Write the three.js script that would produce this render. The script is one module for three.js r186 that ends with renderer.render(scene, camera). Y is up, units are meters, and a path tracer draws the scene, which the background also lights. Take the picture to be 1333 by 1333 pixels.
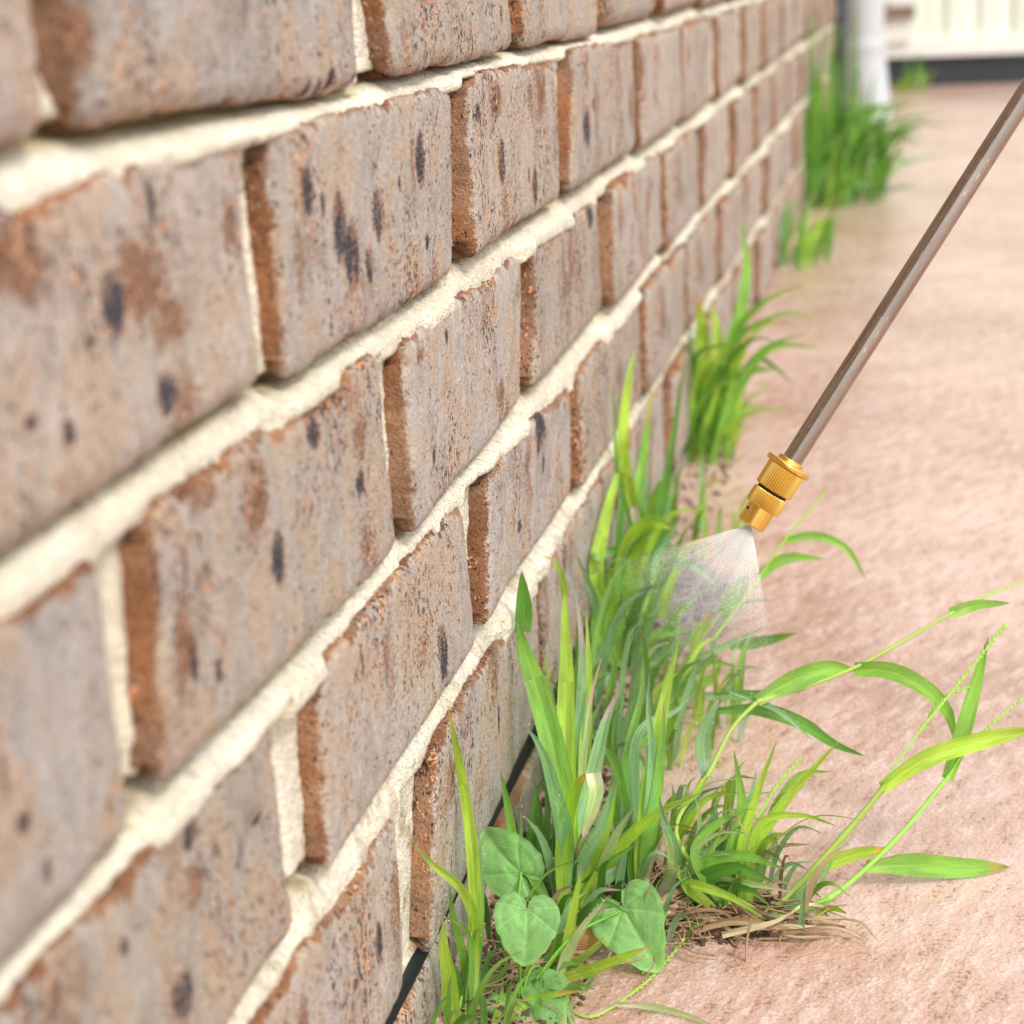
import * as THREE from 'three';
import { mergeGeometries, mergeVertices } from 'three/addons/utils/BufferGeometryUtils.js';

// ---------------------------------------------------------------- camera, sky, sun, exposure
const scene = new THREE.Scene();
const camera = new THREE.PerspectiveCamera(31.57, 1, 0.02, 200);
camera.position.set(0.19708, 0.38216, 0);
camera.up.set(-0.01929, 0.95754, -0.28766);
camera.lookAt(0.19708 - 0.224162, 0.38216 - 0.284534, -0.93209);
camera.focus = 0.79;
camera.userData.fStop = 9.5;
camera.updateMatrixWorld();

const renderer = new THREE.WebGLRenderer({ antialias: true });
renderer.setSize(1024, 1024);
renderer.toneMapping = THREE.LinearToneMapping;
renderer.toneMappingExposure = 1.46;
renderer.shadowMap.enabled = true;

const SUN = new THREE.Vector3(0.50, 0.74, 0.42).normalize();
{ // a thin, bright overcast: one even veil, a little brighter overhead and round the hidden sun
  const W = 256, Hh = 128, d = new Float32Array(W * Hh * 4);
  for (let j = 0; j < Hh; j++) for (let i = 0; i < W; i++) {
    const el = ((j + 0.5) / Hh - 0.5) * Math.PI, az = ((i + 0.5) / W - 0.5) * 2 * Math.PI;
    const x = Math.cos(el) * Math.cos(az), y = Math.sin(el), z = Math.cos(el) * Math.sin(az);
    const c = Math.max(0, x * SUN.x + y * SUN.y + z * SUN.z);
    const L = 0.80 + 0.14 * Math.max(0, y) + 0.55 * Math.pow(c, 4);
    const o = (j * W + i) * 4;
    d[o] = L * 0.97; d[o + 1] = L; d[o + 2] = L * 1.045; d[o + 3] = 1;
  }
  const t = new THREE.DataTexture(d, W, Hh, THREE.RGBAFormat, THREE.FloatType);
  t.mapping = THREE.EquirectangularReflectionMapping; t.magFilter = THREE.LinearFilter; t.needsUpdate = true;
  scene.background = t; scene.environment = t;
}
const sun = new THREE.DirectionalLight(0xfff4e6, 1.5);
sun.position.copy(SUN).multiplyScalar(12).add(new THREE.Vector3(0, 0, -1.5));
sun.target.position.set(0, 0, -1.5);
sun.castShadow = true; sun.shadow.radius = 20; sun.shadow.mapSize.set(4096, 4096);
Object.assign(sun.shadow.camera, { left: -4, right: 4, top: 4, bottom: -4, near: 1, far: 30 });
scene.add(sun, sun.target);

// ---------------------------------------------------------------- helpers
function rng(seed) { let a = (seed * 2654435761) >>> 0 || 1; return () => { a = (a + 0x6d2b79f5) | 0; let t = Math.imul(a ^ (a >>> 15), 1 | a); t = (t + Math.imul(t ^ (t >>> 7), 61 | t)) ^ t; return ((t ^ (t >>> 14)) >>> 0) / 4294967296; }; }
const clamp = (x, a = 0, b = 1) => x < a ? a : x > b ? b : x;
const lerp = (a, b, t) => a + (b - a) * t;
const sstep = (a, b, x) => { const t = clamp((x - a) / (b - a)); return t * t * (3 - 2 * t); };
const S2L = (c) => c <= 0.04045 ? c / 12.92 : Math.pow((c + 0.055) / 1.055, 2.4);

// tileable noise sheets, values about 0..1
const NS = 1024;
function noiseSheet(seed, base, oct, gain = 0.5) {
  const out = new Float32Array(NS * NS); let amp = 1, tot = 0;
  for (let o = 0, f = base; o < oct && f <= NS; o++, f *= 2, amp *= gain) {
    const r = rng(seed * 31 + o), g = new Float32Array(f * f); for (let i = 0; i < g.length; i++) g[i] = r();
    const st = f / NS;
    for (let y = 0; y < NS; y++) {
      const fy = y * st, y0 = fy | 0, y1 = (y0 + 1) % f, ty = fy - y0, wy = ty * ty * (3 - 2 * ty);
      for (let x = 0; x < NS; x++) {
        const fx = x * st, x0 = fx | 0, x1 = (x0 + 1) % f, tx = fx - x0, wx = tx * tx * (3 - 2 * tx);
        const a = g[y0 * f + x0], b = g[y0 * f + x1], c = g[y1 * f + x0], d = g[y1 * f + x1];
        out[y * NS + x] += amp * (a + (b - a) * wx + (c - a + (a - b - c + d) * wx) * wy);
      }
    }
    tot += amp;
  }
  for (let i = 0; i < out.length; i++) out[i] /= tot;
  return out;
}
const NA = noiseSheet(1, 8, 6), NB = noiseSheet(2, 8, 6), NC = noiseSheet(3, 16, 5, 0.6), NF = noiseSheet(4, 128, 4, 0.8), NG = noiseSheet(5, 256, 3, 0.9);
function samp(A, x, y) { // x, y in sheet pixels
  const xf = Math.floor(x), yf = Math.floor(y), tx = x - xf, ty = y - yf, x0 = xf & 1023, x1 = (xf + 1) & 1023, y0 = (yf & 1023) << 10, y1 = ((yf + 1) & 1023) << 10;
  const a = A[y0 + x0], b = A[y0 + x1], c = A[y1 + x0], d = A[y1 + x1];
  return a + (b - a) * tx + (c - a + (a - b - c + d) * tx) * ty;
}
function colourTexture(w, h, data, srgb = true) {
  const t = new THREE.DataTexture(data, w, h, THREE.RGBAFormat, THREE.UnsignedByteType);
  t.wrapS = t.wrapT = THREE.RepeatWrapping; t.magFilter = THREE.LinearFilter; t.minFilter = THREE.LinearFilter;
  if (srgb) t.colorSpace = THREE.SRGBColorSpace; t.needsUpdate = true; return t;
}
const used = {};
function numbered(name) { const n = used[name] = (used[name] ?? -1) + 1; return n ? name + '_' + String(n).padStart(3, '0') : name; }
function mesh(name, g, m, parent) { const o = new THREE.Mesh(g, m); o.name = parent ? name : numbered(name); o.castShadow = o.receiveShadow = true; (parent || scene).add(o); return o; }
function thing(name, label, category, pos = [0, 0, 0], group) {
  const o = new THREE.Group(); o.name = numbered(name); o.position.set(...pos); o.userData = { label, category }; if (group) o.userData.group = group; scene.add(o); return o;
}
const groundY = (s) => -0.033 + 0.022 * (s - 0.64);   // the path falls a little against the brick courses; s is metres along the wall
function gridGeometry(nu, nv, f) { // f(i/nu, j/nv, out) fills [x,y,z,u,v,(r,g,b)]
  const P = new Float32Array((nu + 1) * (nv + 1) * 3), U = new Float32Array((nu + 1) * (nv + 1) * 2), o = [0, 0, 0, 0, 0, 1, 1, 1], I = new Uint32Array(nu * nv * 6);
  let C = null, k = 0;
  for (let j = 0; j <= nv; j++) for (let i = 0; i <= nu; i++, k++) {
    f(i / nu, j / nv, o, i, j); P[k * 3] = o[0]; P[k * 3 + 1] = o[1]; P[k * 3 + 2] = o[2]; U[k * 2] = o[3]; U[k * 2 + 1] = o[4];
    if (o.c) { C ??= new Float32Array(P.length); C[k * 3] = o[5]; C[k * 3 + 1] = o[6]; C[k * 3 + 2] = o[7]; }
  }
  k = 0;
  for (let j = 0; j < nv; j++) for (let i = 0; i < nu; i++) { const a = j * (nu + 1) + i, b = a + 1, c = a + nu + 1, d = c + 1; I[k++] = a; I[k++] = b; I[k++] = d; I[k++] = a; I[k++] = d; I[k++] = c; }
  const g = new THREE.BufferGeometry(); g.setAttribute('position', new THREE.BufferAttribute(P, 3)); g.setAttribute('uv', new THREE.BufferAttribute(U, 2));
  if (C) g.setAttribute('color', new THREE.BufferAttribute(C, 3));
  g.setIndex(new THREE.BufferAttribute(I, 1)); g.computeVertexNormals(); return g;
}

// ---------------------------------------------------------------- the brick wall
// Wall plane x = 0, courses of 86 mm from the black damp course at y = 0, stretchers of 240 mm; s runs along -z.
const S0 = 0.3945, HALF = 0.12, COURSE = 0.086, MARGIN = 0.017;
// clay bricks close by: corners of the face, [s, y] in millimetres, top start, top end, bottom end, bottom start; key = course, first half-brick
const LAID = {"4,-2":[159,425.5,390,425.5,387.7,350.6,159,348.5],"4,0":[399,425.5,630,425.5,630,344.3,407.6,350],"4,2":[639,425.5,870,425.5,874.9,345.6,664.8,347],"4,4":[879,425.5,1110,425.5,1100.5,343.9,899,346.5],"3,-1":[279,339.5,502.8,340.8,510.3,264.8,279,262.5],"3,1":[525.3,340.2,749.6,339.3,740.8,260.3,530.3,260.9],"3,3":[768.2,342.1,969.3,339.3,973.8,262.4,765.9,263.1],"3,5":[1014.6,341.2,1230,339.5,1230,262.5,999,262.5],"2,-2":[159,253.5,390.3,253.6,389.3,172.2,159,176.5],"2,0":[415.5,254,625.2,252.2,634.9,171.2,406.4,177.3],"2,2":[653.7,250,876.6,251.3,852.9,175.1,651.4,172.1],"2,4":[897.5,252.7,1084.4,248.8,1088.5,179.5,884.8,176.6],"1,-1":[279,167.5,492.8,167.3,498.7,85,279,90.5],"1,1":[532.5,162.8,729.1,164.3,744.7,89.9,526.1,89.7],"1,3":[773.9,167.5,981.5,160.8,974.1,94.5,750.5,96.5],"1,5":[1002.3,161.3,1230,167.5,1230,90.5,999,90.5],"0,0":[399,81.5,611.9,72,603.4,-2.7,399,4.5],"0,2":[661.2,79.1,870,81.5,870,4.5,634.7,-5],"0,4":[879,81.5,1110,81.5,1110,4.5,879,4.5]};
const DL = {'3,1': 0.001, '4,0': 0, '2,0': 0.003, '1,1': 0.0015, '2,2': 0.003, '3,3': 0.0035, '1,3': 0.002, '4,2': 0.002, '0,2': 0.003, '2,4': 0.0015, '3,5': 0.0015}; // how proud the near end of the face stands
const S_MIN = -0.35, S_MAX = 4.95, ROW_MIN = -1, ROW_TOP = 11;
function brickSpec(r, k) {
  const q = LAID[r + ',' + k], R = rng(r * 131 + k * 17 + 900), J = 0.0045;
  const jt = () => (R() - 0.5) * 0.004;
  const a = S0 + HALF * k + J, b = S0 + HALF * (k + 2) - J, y0 = r * COURSE + J, y1 = (r + 1) * COURSE - J;
  const c = q ? q.map((v) => v / 1000) : [a + jt(), y1 + jt() + 0.001, b + jt(), y1 + jt() + 0.001, b + jt(), y0 + jt() - 0.001, a + jt(), y0 + jt() - 0.001];
  return { r, k, c, dl: (DL[r + ',' + k] ?? 0.0012) + (R() - 0.5) * (q ? 0.001 : 0.003), dr: -0.0006 + (R() - 0.5) * (q ? 0.001 : 0.003), seed: (r + 2) * 97 + (k + 9) * 13 };
}
const specs = []; const byRow = {};
for (let r = ROW_MIN; r <= ROW_TOP; r++) { byRow[r] = []; for (let k = (r & 1) ? -7 : -6; S0 + HALF * k < S_MAX; k += 2) { const b = brickSpec(r, k); specs.push(b); byRow[r].push(b); } }

// Surface of one brick as a sheet (u along, v up, both in mm from the face's lower near corner); the sheet wraps 17 mm round each edge.
function chip(B, side, t) { // how far the arris is broken away, mm. side 0 bottom 1 top 2 near end 3 far end
  const n = samp(NB, t * 2.6 + B.seed * 37 + side * 211, B.seed * 53 + side * 97), m = samp(NC, t * 7 + B.seed * 71, side * 333 + B.seed * 19);
  const c = Math.max(0, (n - 0.5) * 9) + Math.max(0, (m - 0.52) * 8);
  return Math.min(c * (side === 1 ? 1.7 : side === 2 ? 0.8 : 1.1), 5);
}
function brickGeometry(B, nu, nv) {
  const L = 231, H = 77, M = MARGIN * 1000, [tls, tly, trs, tr_y, brs, bry, bls, bly] = B.c, r = 2.0 + (B.seed % 7) * 0.25;
  const fine = nu > 100;
  // denser lines round the edges
  const lines = (n, len) => { const a = []; const ne = Math.max(2, Math.round(n * 0.16)); for (let i = 0; i < ne; i++) a.push(-M + (M + 7) * i / ne); const nm = n - 2 * ne; for (let i = 0; i <= nm; i++) a.push(7 + (len - 14) * i / nm); for (let i = 1; i <= ne; i++) a.push(len - 7 + (M + 7) * i / ne); return a; };
  const us = lines(nu, L), vs = lines(nv, H), arc = r * Math.PI / 2;
  return gridGeometry(nu, nv, (_, __, o, i, j) => {
    const u = us[i], v = vs[j];
    let eu = 0, ev = 0; if (u < r) eu = u - r; else if (u > L - r) eu = u - (L - r); if (v < r) ev = v - r; else if (v > H - r) ev = v - (H - r);
    const e = Math.hypot(eu, ev); let pu = clamp(u, r, L - r), pv = clamp(v, r, H - r), dep = 0;
    if (e > 0) { let lat; if (e < arc) { lat = r * Math.sin(e / r); dep = r * (1 - Math.cos(e / r)); } else { lat = r; dep = r + (e - arc); } pu += eu / e * lat; pv += ev / e * lat; }
    // broken arrises draw the outline in and lay the edge back
    const w = (d) => { const t = clamp(1 - d / 9); return t * t; };
    const cb = chip(B, 0, u), ct = chip(B, 1, u), cl = chip(B, 2, v), cr = chip(B, 3, v);
    const wb = w(v), wt = w(H - v), wl = w(u), wr = w(L - u);
    pv += cb * wb * 0.75 - ct * wt * 0.75; pu += cl * wl * 0.75 - cr * wr * 0.75;
    dep += (cb * wb + ct * wt + cl * wl + cr * wr) * 0.55;
    // uneven, slightly bowed clay face
    const n1 = samp(NA, u * 1.6 + B.seed * 91, v * 1.6 + B.seed * 57) - 0.5, n2 = samp(NC, u * 3.2 + B.seed * 23, v * 2.2 + B.seed * 67) - 0.5;
    const edge = Math.min(Math.min(v, H - v), Math.min(u, L - u));
    dep -= n1 * 3.2 + n2 * 1.5;
    if (fine) dep -= (samp(NF, u * 5 + B.seed * 5, v * 5 + B.seed * 11) - 0.5) * 0.55;
    dep += 0.8 * Math.pow(clamp(1 - edge / 12), 2) + (1.3 + (B.seed % 5) * 0.5) * Math.pow(clamp(1 - v / 9), 2);
    // worn corners
    const cu = u < L / 2 ? u : L - u, cv = v < H / 2 ? v : H - v, rc = 5 + ((B.seed * 7 + (u < L / 2 ? 3 : 0) + (v < H / 2 ? 5 : 0)) % 7) * 1.3;
    if (cu < rc && cv < rc) { const ex = Math.hypot(rc - cu, rc - cv) - rc; if (ex > 0) { const q = ex * 0.75 / Math.SQRT2; pu += (u < L / 2 ? q : -q); pv += (v < H / 2 ? q : -q); dep += ex * 0.3; } }
    const a = pu / L, b = pv / H;
    const s = lerp(lerp(bls, brs, a), lerp(tls, trs, a), b), y = lerp(lerp(bly, bry, a), lerp(tly, tr_y, a), b);
    o[0] = lerp(B.dl, B.dr, a) - dep / 1000; o[1] = y; o[2] = -s; o[3] = (u + M) / (L + 2 * M); o[4] = (v + M) / (H + 2 * M);
  });
}
// colour and relief of one brick: grey-brown fired skin, terracotta body where it is broken, iron slag streaks, grog grains, pores
function brickMaterial(B, w, h, marks = [], patches = []) {
  const col = new Uint8Array(w * h * 4), bmp = new Uint8Array(w * h * 4), R = rng(B.seed * 7 + 5), M = MARGIN * 1000, LW = 231 + 2 * M, HH = 77 + 2 * M;
  const slag = marks.map((m) => [m[0], m[1], m[2], m[3]]);
  const extra = 1 + (R() * 3 | 0); for (let i = 0; i < extra; i++) slag.push([15 + R() * 200, 12 + R() * 55, 0.8 + R() * 1.6, 2 + R() * 4]);
  const rust = patches.map((q) => [...q, 1]); const nr = 2 + (R() * 4 | 0); for (let i = 0; i < nr; i++) rust.push([R() * 231, R() * 77, 3 + R() * 9, 6 + R() * 16, 0.5 + R() * 0.5]);
  const warm = R(), dark = R(), sd = B.seed;
  const q0 = R(), q1 = R(), sk = [lerp(0.615, 0.675, q0), lerp(0.588, 0.645, q0) - q1 * 0.014, lerp(0.56, 0.625, q0) - q1 * 0.035];
  for (let j = 0; j < h; j++) for (let i = 0; i < w; i++) {
    const u = (i + 0.5) / w * LW - M, v = (j + 0.5) / h * HH - M;
    const n1 = samp(NA, u * 3.1 + sd * 91, v * 3.1 + sd * 57), n2 = samp(NB, u * 8 + sd * 13, v * 6 + sd * 29), n3 = samp(NC, u * 16 + sd * 41, v * 5.5 + sd * 83), f1 = samp(NF, u * 9 + sd * 3, v * 9 + sd * 7), f2 = samp(NG, u * 4.1 + sd * 17, v * 4.1 + sd * 5);
    let r = sk[0], g = sk[1], b = sk[2], H = 0.55;
    const m1 = (n1 - 0.5) * 0.34, m2 = (n2 - 0.5) * 0.22 + (n3 - 0.5) * 0.12;
    r += m1 * 0.34 + m2 * 0.9; g += m1 * 0.46 + m2 * 0.95; b += m1 * 0.6 + m2 * 1.0;
    const tan = sstep(0.50, 0.64, n2 * 0.6 + n1 * 0.4 + warm * 0.05 - 0.01) * 0.55; r = lerp(r, 0.625, tan); g = lerp(g, 0.525, tan); b = lerp(b, 0.42, tan);
    H += (f1 - 0.5) * 0.35 + (n3 - 0.5) * 0.25; const gr = (f1 - 0.5) * 0.26 + (f2 - 0.5) * 0.16; r += gr; g += gr; b += gr;
    // terracotta patches
    let ru = 0; for (const q of rust) { const dx = (u - q[0]) / q[2], dy = (v - q[1]) / q[3], d = dx * dx + dy * dy; if (d < 3) ru = Math.max(ru, q[4] * sstep(1.1, 0.1, d + (n2 - 0.5) * 4.5 + (f1 - 0.5) * 5.5 + (f2 - 0.5) * 2)); }
    // edges: skin broken off
    const ed = Math.min(v - chip(B, 0, u) * 0.9, 77 - v - chip(B, 1, u) * 1.5, u - chip(B, 2, v) * 0.9, 231 - u - chip(B, 3, v) * 0.9);
    const body = Math.max(sstep(1.0, -1.4, ed + (f1 - 0.5) * 5 + (n3 - 0.5) * 5 + (n2 - 0.5) * 5) * (0.7 + 0.3 * sstep(0.42, 0.6, n1)), ru * 0.85);
    if (body > 0) {
      const t = clamp(n2 * 0.8 + f1 * 0.9 - 0.38), br = lerp(0.34, 0.74, t), bg = lerp(0.215, 0.51, t), bb = lerp(0.135, 0.34, t);
      r = lerp(r, br, body); g = lerp(g, bg, body); b = lerp(b, bb, body); H += body * (f2 - 0.62) * 0.55;
    }
    // grog: pale and orange grains; pores: dark pits
    const go = samp(NG, u * 1.9 + sd * 77, v * 1.9 + sd * 31), gm = samp(NA, u * 5 + sd * 7, v * 2.2 + sd * 61);
    const k1 = sstep(0.675, 0.715, go + (gm - 0.5) * 0.5); if (k1 > 0) { const ora = f2 > 0.5; r = lerp(r, ora ? 0.80 : 0.82, k1); g = lerp(g, ora ? 0.52 : 0.71, k1); b = lerp(b, ora ? 0.34 : 0.60, k1); H += k1 * 0.28; }
    const po = samp(NG, u * 2.6 + sd * 45, v * 1.7 + sd * 19), k2 = sstep(0.325, 0.265, po - (gm - 0.5) * 0.42); if (k2 > 0) { r = lerp(r, 0.25, k2 * 0.85); g = lerp(g, 0.155, k2 * 0.85); b = lerp(b, 0.13, k2 * 0.85); H -= k2 * 0.5; }
    // slag streaks
    for (const q of slag) { const dx = (u - q[0]) / q[2], dy = (v - q[1]) / q[3], d = dx * dx + dy * dy; if (d < 5) { const k = sstep(1.2, 0.75, d + (n3 - 0.5) * 3.4 + (f1 - 0.5) * 3.6 + (f2 - 0.5) * 1.5); if (k > 0) { const sp = sstep(0.55, 0.70, f2) * 0.4, so = sstep(0.64, 0.74, n2) * 0.2; r = lerp(r, 0.15 + sp + so, k * 0.95); g = lerp(g, 0.14 + sp * 0.9 + so * 0.4, k * 0.95); b = lerp(b, 0.17 + sp * 0.9, k * 0.95); H -= k * (0.45 - sp); } else if (d < 2.2) { const k3 = sstep(2.2, 1.1, d + (f1 - 0.5) * 2) * 0.5; r = lerp(r, 0.56, k3); g = lerp(g, 0.33, k3); b = lerp(b, 0.22, k3); } } }
    const o = (j * w + i) * 4; col[o] = clamp(r) * 255; col[o + 1] = clamp(g) * 255; col[o + 2] = clamp(b) * 255; col[o + 3] = 255;
    const hv = clamp(H) * 255; bmp[o] = bmp[o + 1] = bmp[o + 2] = hv; bmp[o + 3] = 255;
  }
  return new THREE.MeshStandardMaterial({ map: colourTexture(w, h, col), bumpMap: colourTexture(w, h, bmp, false), bumpScale: 0.0019, roughness: 0.84, side: THREE.DoubleSide });
}
// slag marks seen on particular bricks: [u, v, half width, half height] in mm
const MARKS = {"3,1":[[65,40,6.5,9.6],[76,29,6.8,8.8],[112,39,6.6,6.7],[174,52,5.5,8.1],[33,56,5.1,6.7],[97,23,3.6,5.9],[143,47,2.0,2.5]],"3,3":[[64,36,6.1,8.6],[150,17,7.2,7.5],[13,61,4.1,3.2]],"3,-1":[[133,45,5.2,6.4],[158,16,5.8,4.9],[101,20,3.0,3.1],[83,27,2.4,1.7],[89,77,6.2,1.6]],"2,0":[[96,37,5.1,7.4],[141,66,6.6,4.4],[189,38,4.3,3.7]],"1,3":[[129,68,12.6,10.0],[73,29,4.8,3.3]],"1,1":[[171,22,5.9,11.1]],"1,-1":[[153,68,5.0,3.1],[134,29,5.7,5.8],[206,50,3.6,1.4]],"4,0":[[196,5,4.1,3.5],[184,3,3.1,2.9],[172,3,3.0,2.9],[100,2,4.1,1.7]],"3,5":[[42,33,9.5,8.5]],"0,0":[[194,39,4.4,7.1]],"2,-2":[[178,29,2.6,2.4]],"2,2":[[32,24,2.2,2.4]],"2,4":[[194,70,9.9,6.2]],"4,-2":[[229,16,3.7,1.3]]};
// terracotta patches, the same way
const RUST = {"3,-1":[[149,48,13.8,10.4],[87,65,13.8,8.2],[165,34,9.9,5.9],[97,10,9.0,5.2]],"3,1":[[74,64,6.6,5.0]],"2,0":[[192,54,8.7,8.0],[40,74,10.2,6.1],[14,37,6.6,12.0]],"2,2":[[19,68,8.5,2.9]],"4,0":[[5,23,5.6,6.9]],"1,1":[[142,35,13.0,12.2]],"3,3":[[170,61,26.0,15.0],[59,64,14.9,6.7]],"0,2":[[16,54,15.2,12.5]],"1,-1":[[150,54,6.9,6.3]]};
const brickWall = thing('brick_wall', 'rough grey-brown clay brick wall with raked cream mortar joints rising from the path', 'brick wall');
{
  // everyday bricks further off share four skins and six shapes
  const shared = []; for (let i = 0; i < 5; i++) shared.push(brickMaterial({ seed: 4001 + i * 53 }, 512, 216));
  const proto = []; // unit bricks at the origin
  for (let i = 0; i < 6; i++) { const B = { r: 0, k: 0, seed: 611 + i * 29, c: [0, 0.077, 0.231, 0.077, 0.231, 0, 0, 0], dl: 0.0035, dr: -0.0025 }; proto.push([brickGeometry(B, 84, 36), brickGeometry(B, 26, 14), brickGeometry(B, 10, 8)]); }
  for (const B of specs) {
    const s = (B.c[0] + B.c[2]) / 2, hero = LAID[B.r + ',' + B.k];
    if (hero) { const near = B.k < 5; mesh('brick', brickGeometry(B, near ? 210 : 130, near ? 84 : 56), brickMaterial(B, near ? 1024 : 640, near ? 432 : 270, MARKS[B.r + ',' + B.k], RUST[B.r + ',' + B.k]), brickWall); continue; }
    const R = rng(B.seed + 40), seen = B.r < 7 && s > 0.2, lod = seen && s < 2.4 ? 0 : seen ? 1 : 2;
    const o = mesh('brick', proto[(R() * 6) | 0][lod], shared[(R() * 5) | 0], brickWall);
    o.position.set((R() - 0.5) * 0.003, (B.c[5] + B.c[7]) / 2, -B.c[0]); o.rotation.set((R() - 0.5) * 0.012, (R() - 0.5) * 0.012, 0); o.scale.set(1, 1, clamp((B.c[2] - B.c[0]) / 0.231, 0.9, 1.05));
  }
  // the courses above the camera, out of view: plain bricks joined
  const up = []; for (let r = ROW_TOP + 1; r < 28; r++) for (let k = (r & 1) ? -7 : -6; S0 + HALF * k < S_MAX; k += 2) up.push(new THREE.BoxGeometry(0.03, 0.077, 0.231).translate(-0.013, (r + 0.5) * COURSE, -(S0 + HALF * (k + 1))));
  const upper = mesh('upper_bricks', mergeGeometries(up), shared[0], brickWall); upper.userData.kind = 'stuff';

  // mortar: one sheet behind the bricks, struck so that each bed joint slopes out to the brick below
  const T = 1024, col = new Uint8Array(T * T * 4), bmp = new Uint8Array(T * T * 4);
  for (let j = 0; j < T; j++) for (let i = 0; i < T; i++) {
    const f = samp(NG, i * 2, j * 2), g = samp(NF, i, j), n = samp(NB, i, j), p = samp(NG, i * 1.3 + 99, j * 1.3);
    let r = 0.905 + (g - 0.5) * 0.20 + (n - 0.5) * 0.12, gg = 0.88 + (g - 0.5) * 0.20 + (n - 0.5) * 0.14, b = 0.80 + (g - 0.5) * 0.12 + (n - 0.5) * 0.16;
    const d = sstep(0.30, 0.20, p); r = lerp(r, 0.60, d); gg = lerp(gg, 0.47, d); b = lerp(b, 0.34, d);
    const o = (j * T + i) * 4; col[o] = clamp(r) * 255; col[o + 1] = clamp(gg) * 255; col[o + 2] = clamp(b) * 255; col[o + 3] = 255; bmp[o] = bmp[o + 1] = bmp[o + 2] = clamp(0.5 + (f - 0.5) * 0.7 + (g - 0.5) * 0.6 - d * 0.3) * 255; bmp[o + 3] = 255;
  }
  const mortarM = new THREE.MeshStandardMaterial({ map: colourTexture(T, T, col), bumpMap: colourTexture(T, T, bmp, false), bumpScale: 0.0024, roughness: 0.95, vertexColors: true, side: THREE.DoubleSide });
  const edgeY = (r, s, top) => { // y of the brick edge of course r at s
    const row = byRow[r]; if (!row) return (r + (top ? 1 : 0)) * COURSE + (top ? -0.0045 : 0.0045);
    for (let i = 0; i < row.length; i++) { const c = row[i].c, a = top ? c[0] : c[6], b = top ? c[2] : c[4]; if (s <= b + 0.012 || i === row.length - 1) { const t = clamp((s - a) / (b - a)); return top ? lerp(c[1], c[3], t) : lerp(c[7], c[5], t); } }
  };
  const stained = [0, 0, 0];
  const mortar = (sa, sb, ns, ya, yb, ny) => gridGeometry(ns, ny, (a, b, o) => {
    const s = lerp(sa, sb, a), y = lerp(ya, yb, b), r = Math.floor(y / COURSE + 0.5); // bed joint r lies between course r-1 and r
    const lo = edgeY(r - 1, s, true), hi = edgeY(r, s, false), t = (y - lo) / Math.max(0.003, hi - lo);
    const n = samp(NA, s * 2200, y * 2200), n2 = samp(NC, s * 6000 + 77, y * 6000), n3 = samp(NF, s * 2400, y * 2400);
    let x = -0.0085;
    { // upright joints: filled near the brick before, raked towards the one after
      const row = byRow[Math.floor(y / COURSE)]; if (row) for (const B of row) { const e = lerp(B.c[4], B.c[2], 0.5); if (s > e - 0.004 && s < e + 0.018) { x = lerp(-0.0038, -0.0105, clamp((s - e) / 0.009)); break; } }
    }
    const tt = clamp(t), bed = lerp(-0.0035, -0.0085, sstep(0.05, 0.75, tt)) - 0.009 * sstep(0.72, 1.0, tt), near = Math.max(sstep(-0.75, -0.4, t) * sstep(1.5, 1.15, t), 0);
    x = lerp(x, bed, near); if (r === 0) x = lerp(x, -0.0062, near);
    else x += 0.0055 * sstep(0.56, 0.70, samp(NB, s * 1500 + r * 71, y * 1500 + 9)) * sstep(-0.75, -0.3, t) * sstep(0.7, 0.3, t); // smears that lap over the arris below
    x += ((n - 0.5) * 0.003 + (n2 - 0.5) * 0.0022 + (n3 - 0.5) * 0.0018) * (r === 0 ? 0.4 : 1);
    // olive and ochre algae sits in the groove under some bricks
    const al = sstep(0.45, 0.95, t + (n3 - 0.5) * 0.5) * sstep(1.7, 1.2, t) * sstep(0.36, 0.54, samp(NB, s * 900 + r * 313, y * 900) * 0.6 + n2 * 0.5);
    const k = al * 0.85, sp = sstep(0.13, 0.04, y) * sstep(0.50, 0.60, n2 * 0.6 + n3 * 0.4) * 0.7; o[0] = x; // and soil has splashed on the lowest joints in flecks
    o[1] = y; o[2] = -s; o[3] = s * 4; o[4] = y * 4; o.c = 1; o[5] = lerp(lerp(1, 0.40, k), 0.45, sp); o[6] = lerp(lerp(1, 0.31, k), 0.33, sp); o[7] = lerp(lerp(1, 0.10, k), 0.2, sp);
  });
  mesh('mortar', mergeGeometries([mortar(0.25, 1.3, 700, -0.06, 0.5, 400), mortar(1.3, S_MAX, 700, -0.06, 0.5, 150), mortar(S_MIN, 0.25, 60, -0.06, 0.5, 80), mortar(S_MIN, S_MAX, 200, 0.5, 2.40, 200)]), mortarM, brickWall);
  const dpc = gridGeometry(400, 2, (a, b, o) => { const s = lerp(0.2, 3.4, a); o[0] = [-0.0085, -0.0008, -0.0085][Math.round(b * 2)] + 0.0012 * (samp(NB, s * 1500, 40) - 0.5); o[1] = -0.0045 + (b - 0.5) * 0.0055 + 0.002 * (samp(NA, s * 900, 8) - 0.5); o[2] = -s; o[3] = s; o[4] = b; });
  mesh('damp_course', dpc, new THREE.MeshStandardMaterial({ color: 0x15171c, roughness: 0.5, side: THREE.DoubleSide }), brickWall);
  mesh('wall_core', new THREE.BoxGeometry(0.09, 2.5, S_MAX - S_MIN).translate(-0.068, 1.17, -(S_MAX + S_MIN) / 2), new THREE.MeshStandardMaterial({ color: 0xb9a79a, roughness: 0.9 }), brickWall);
}

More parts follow.
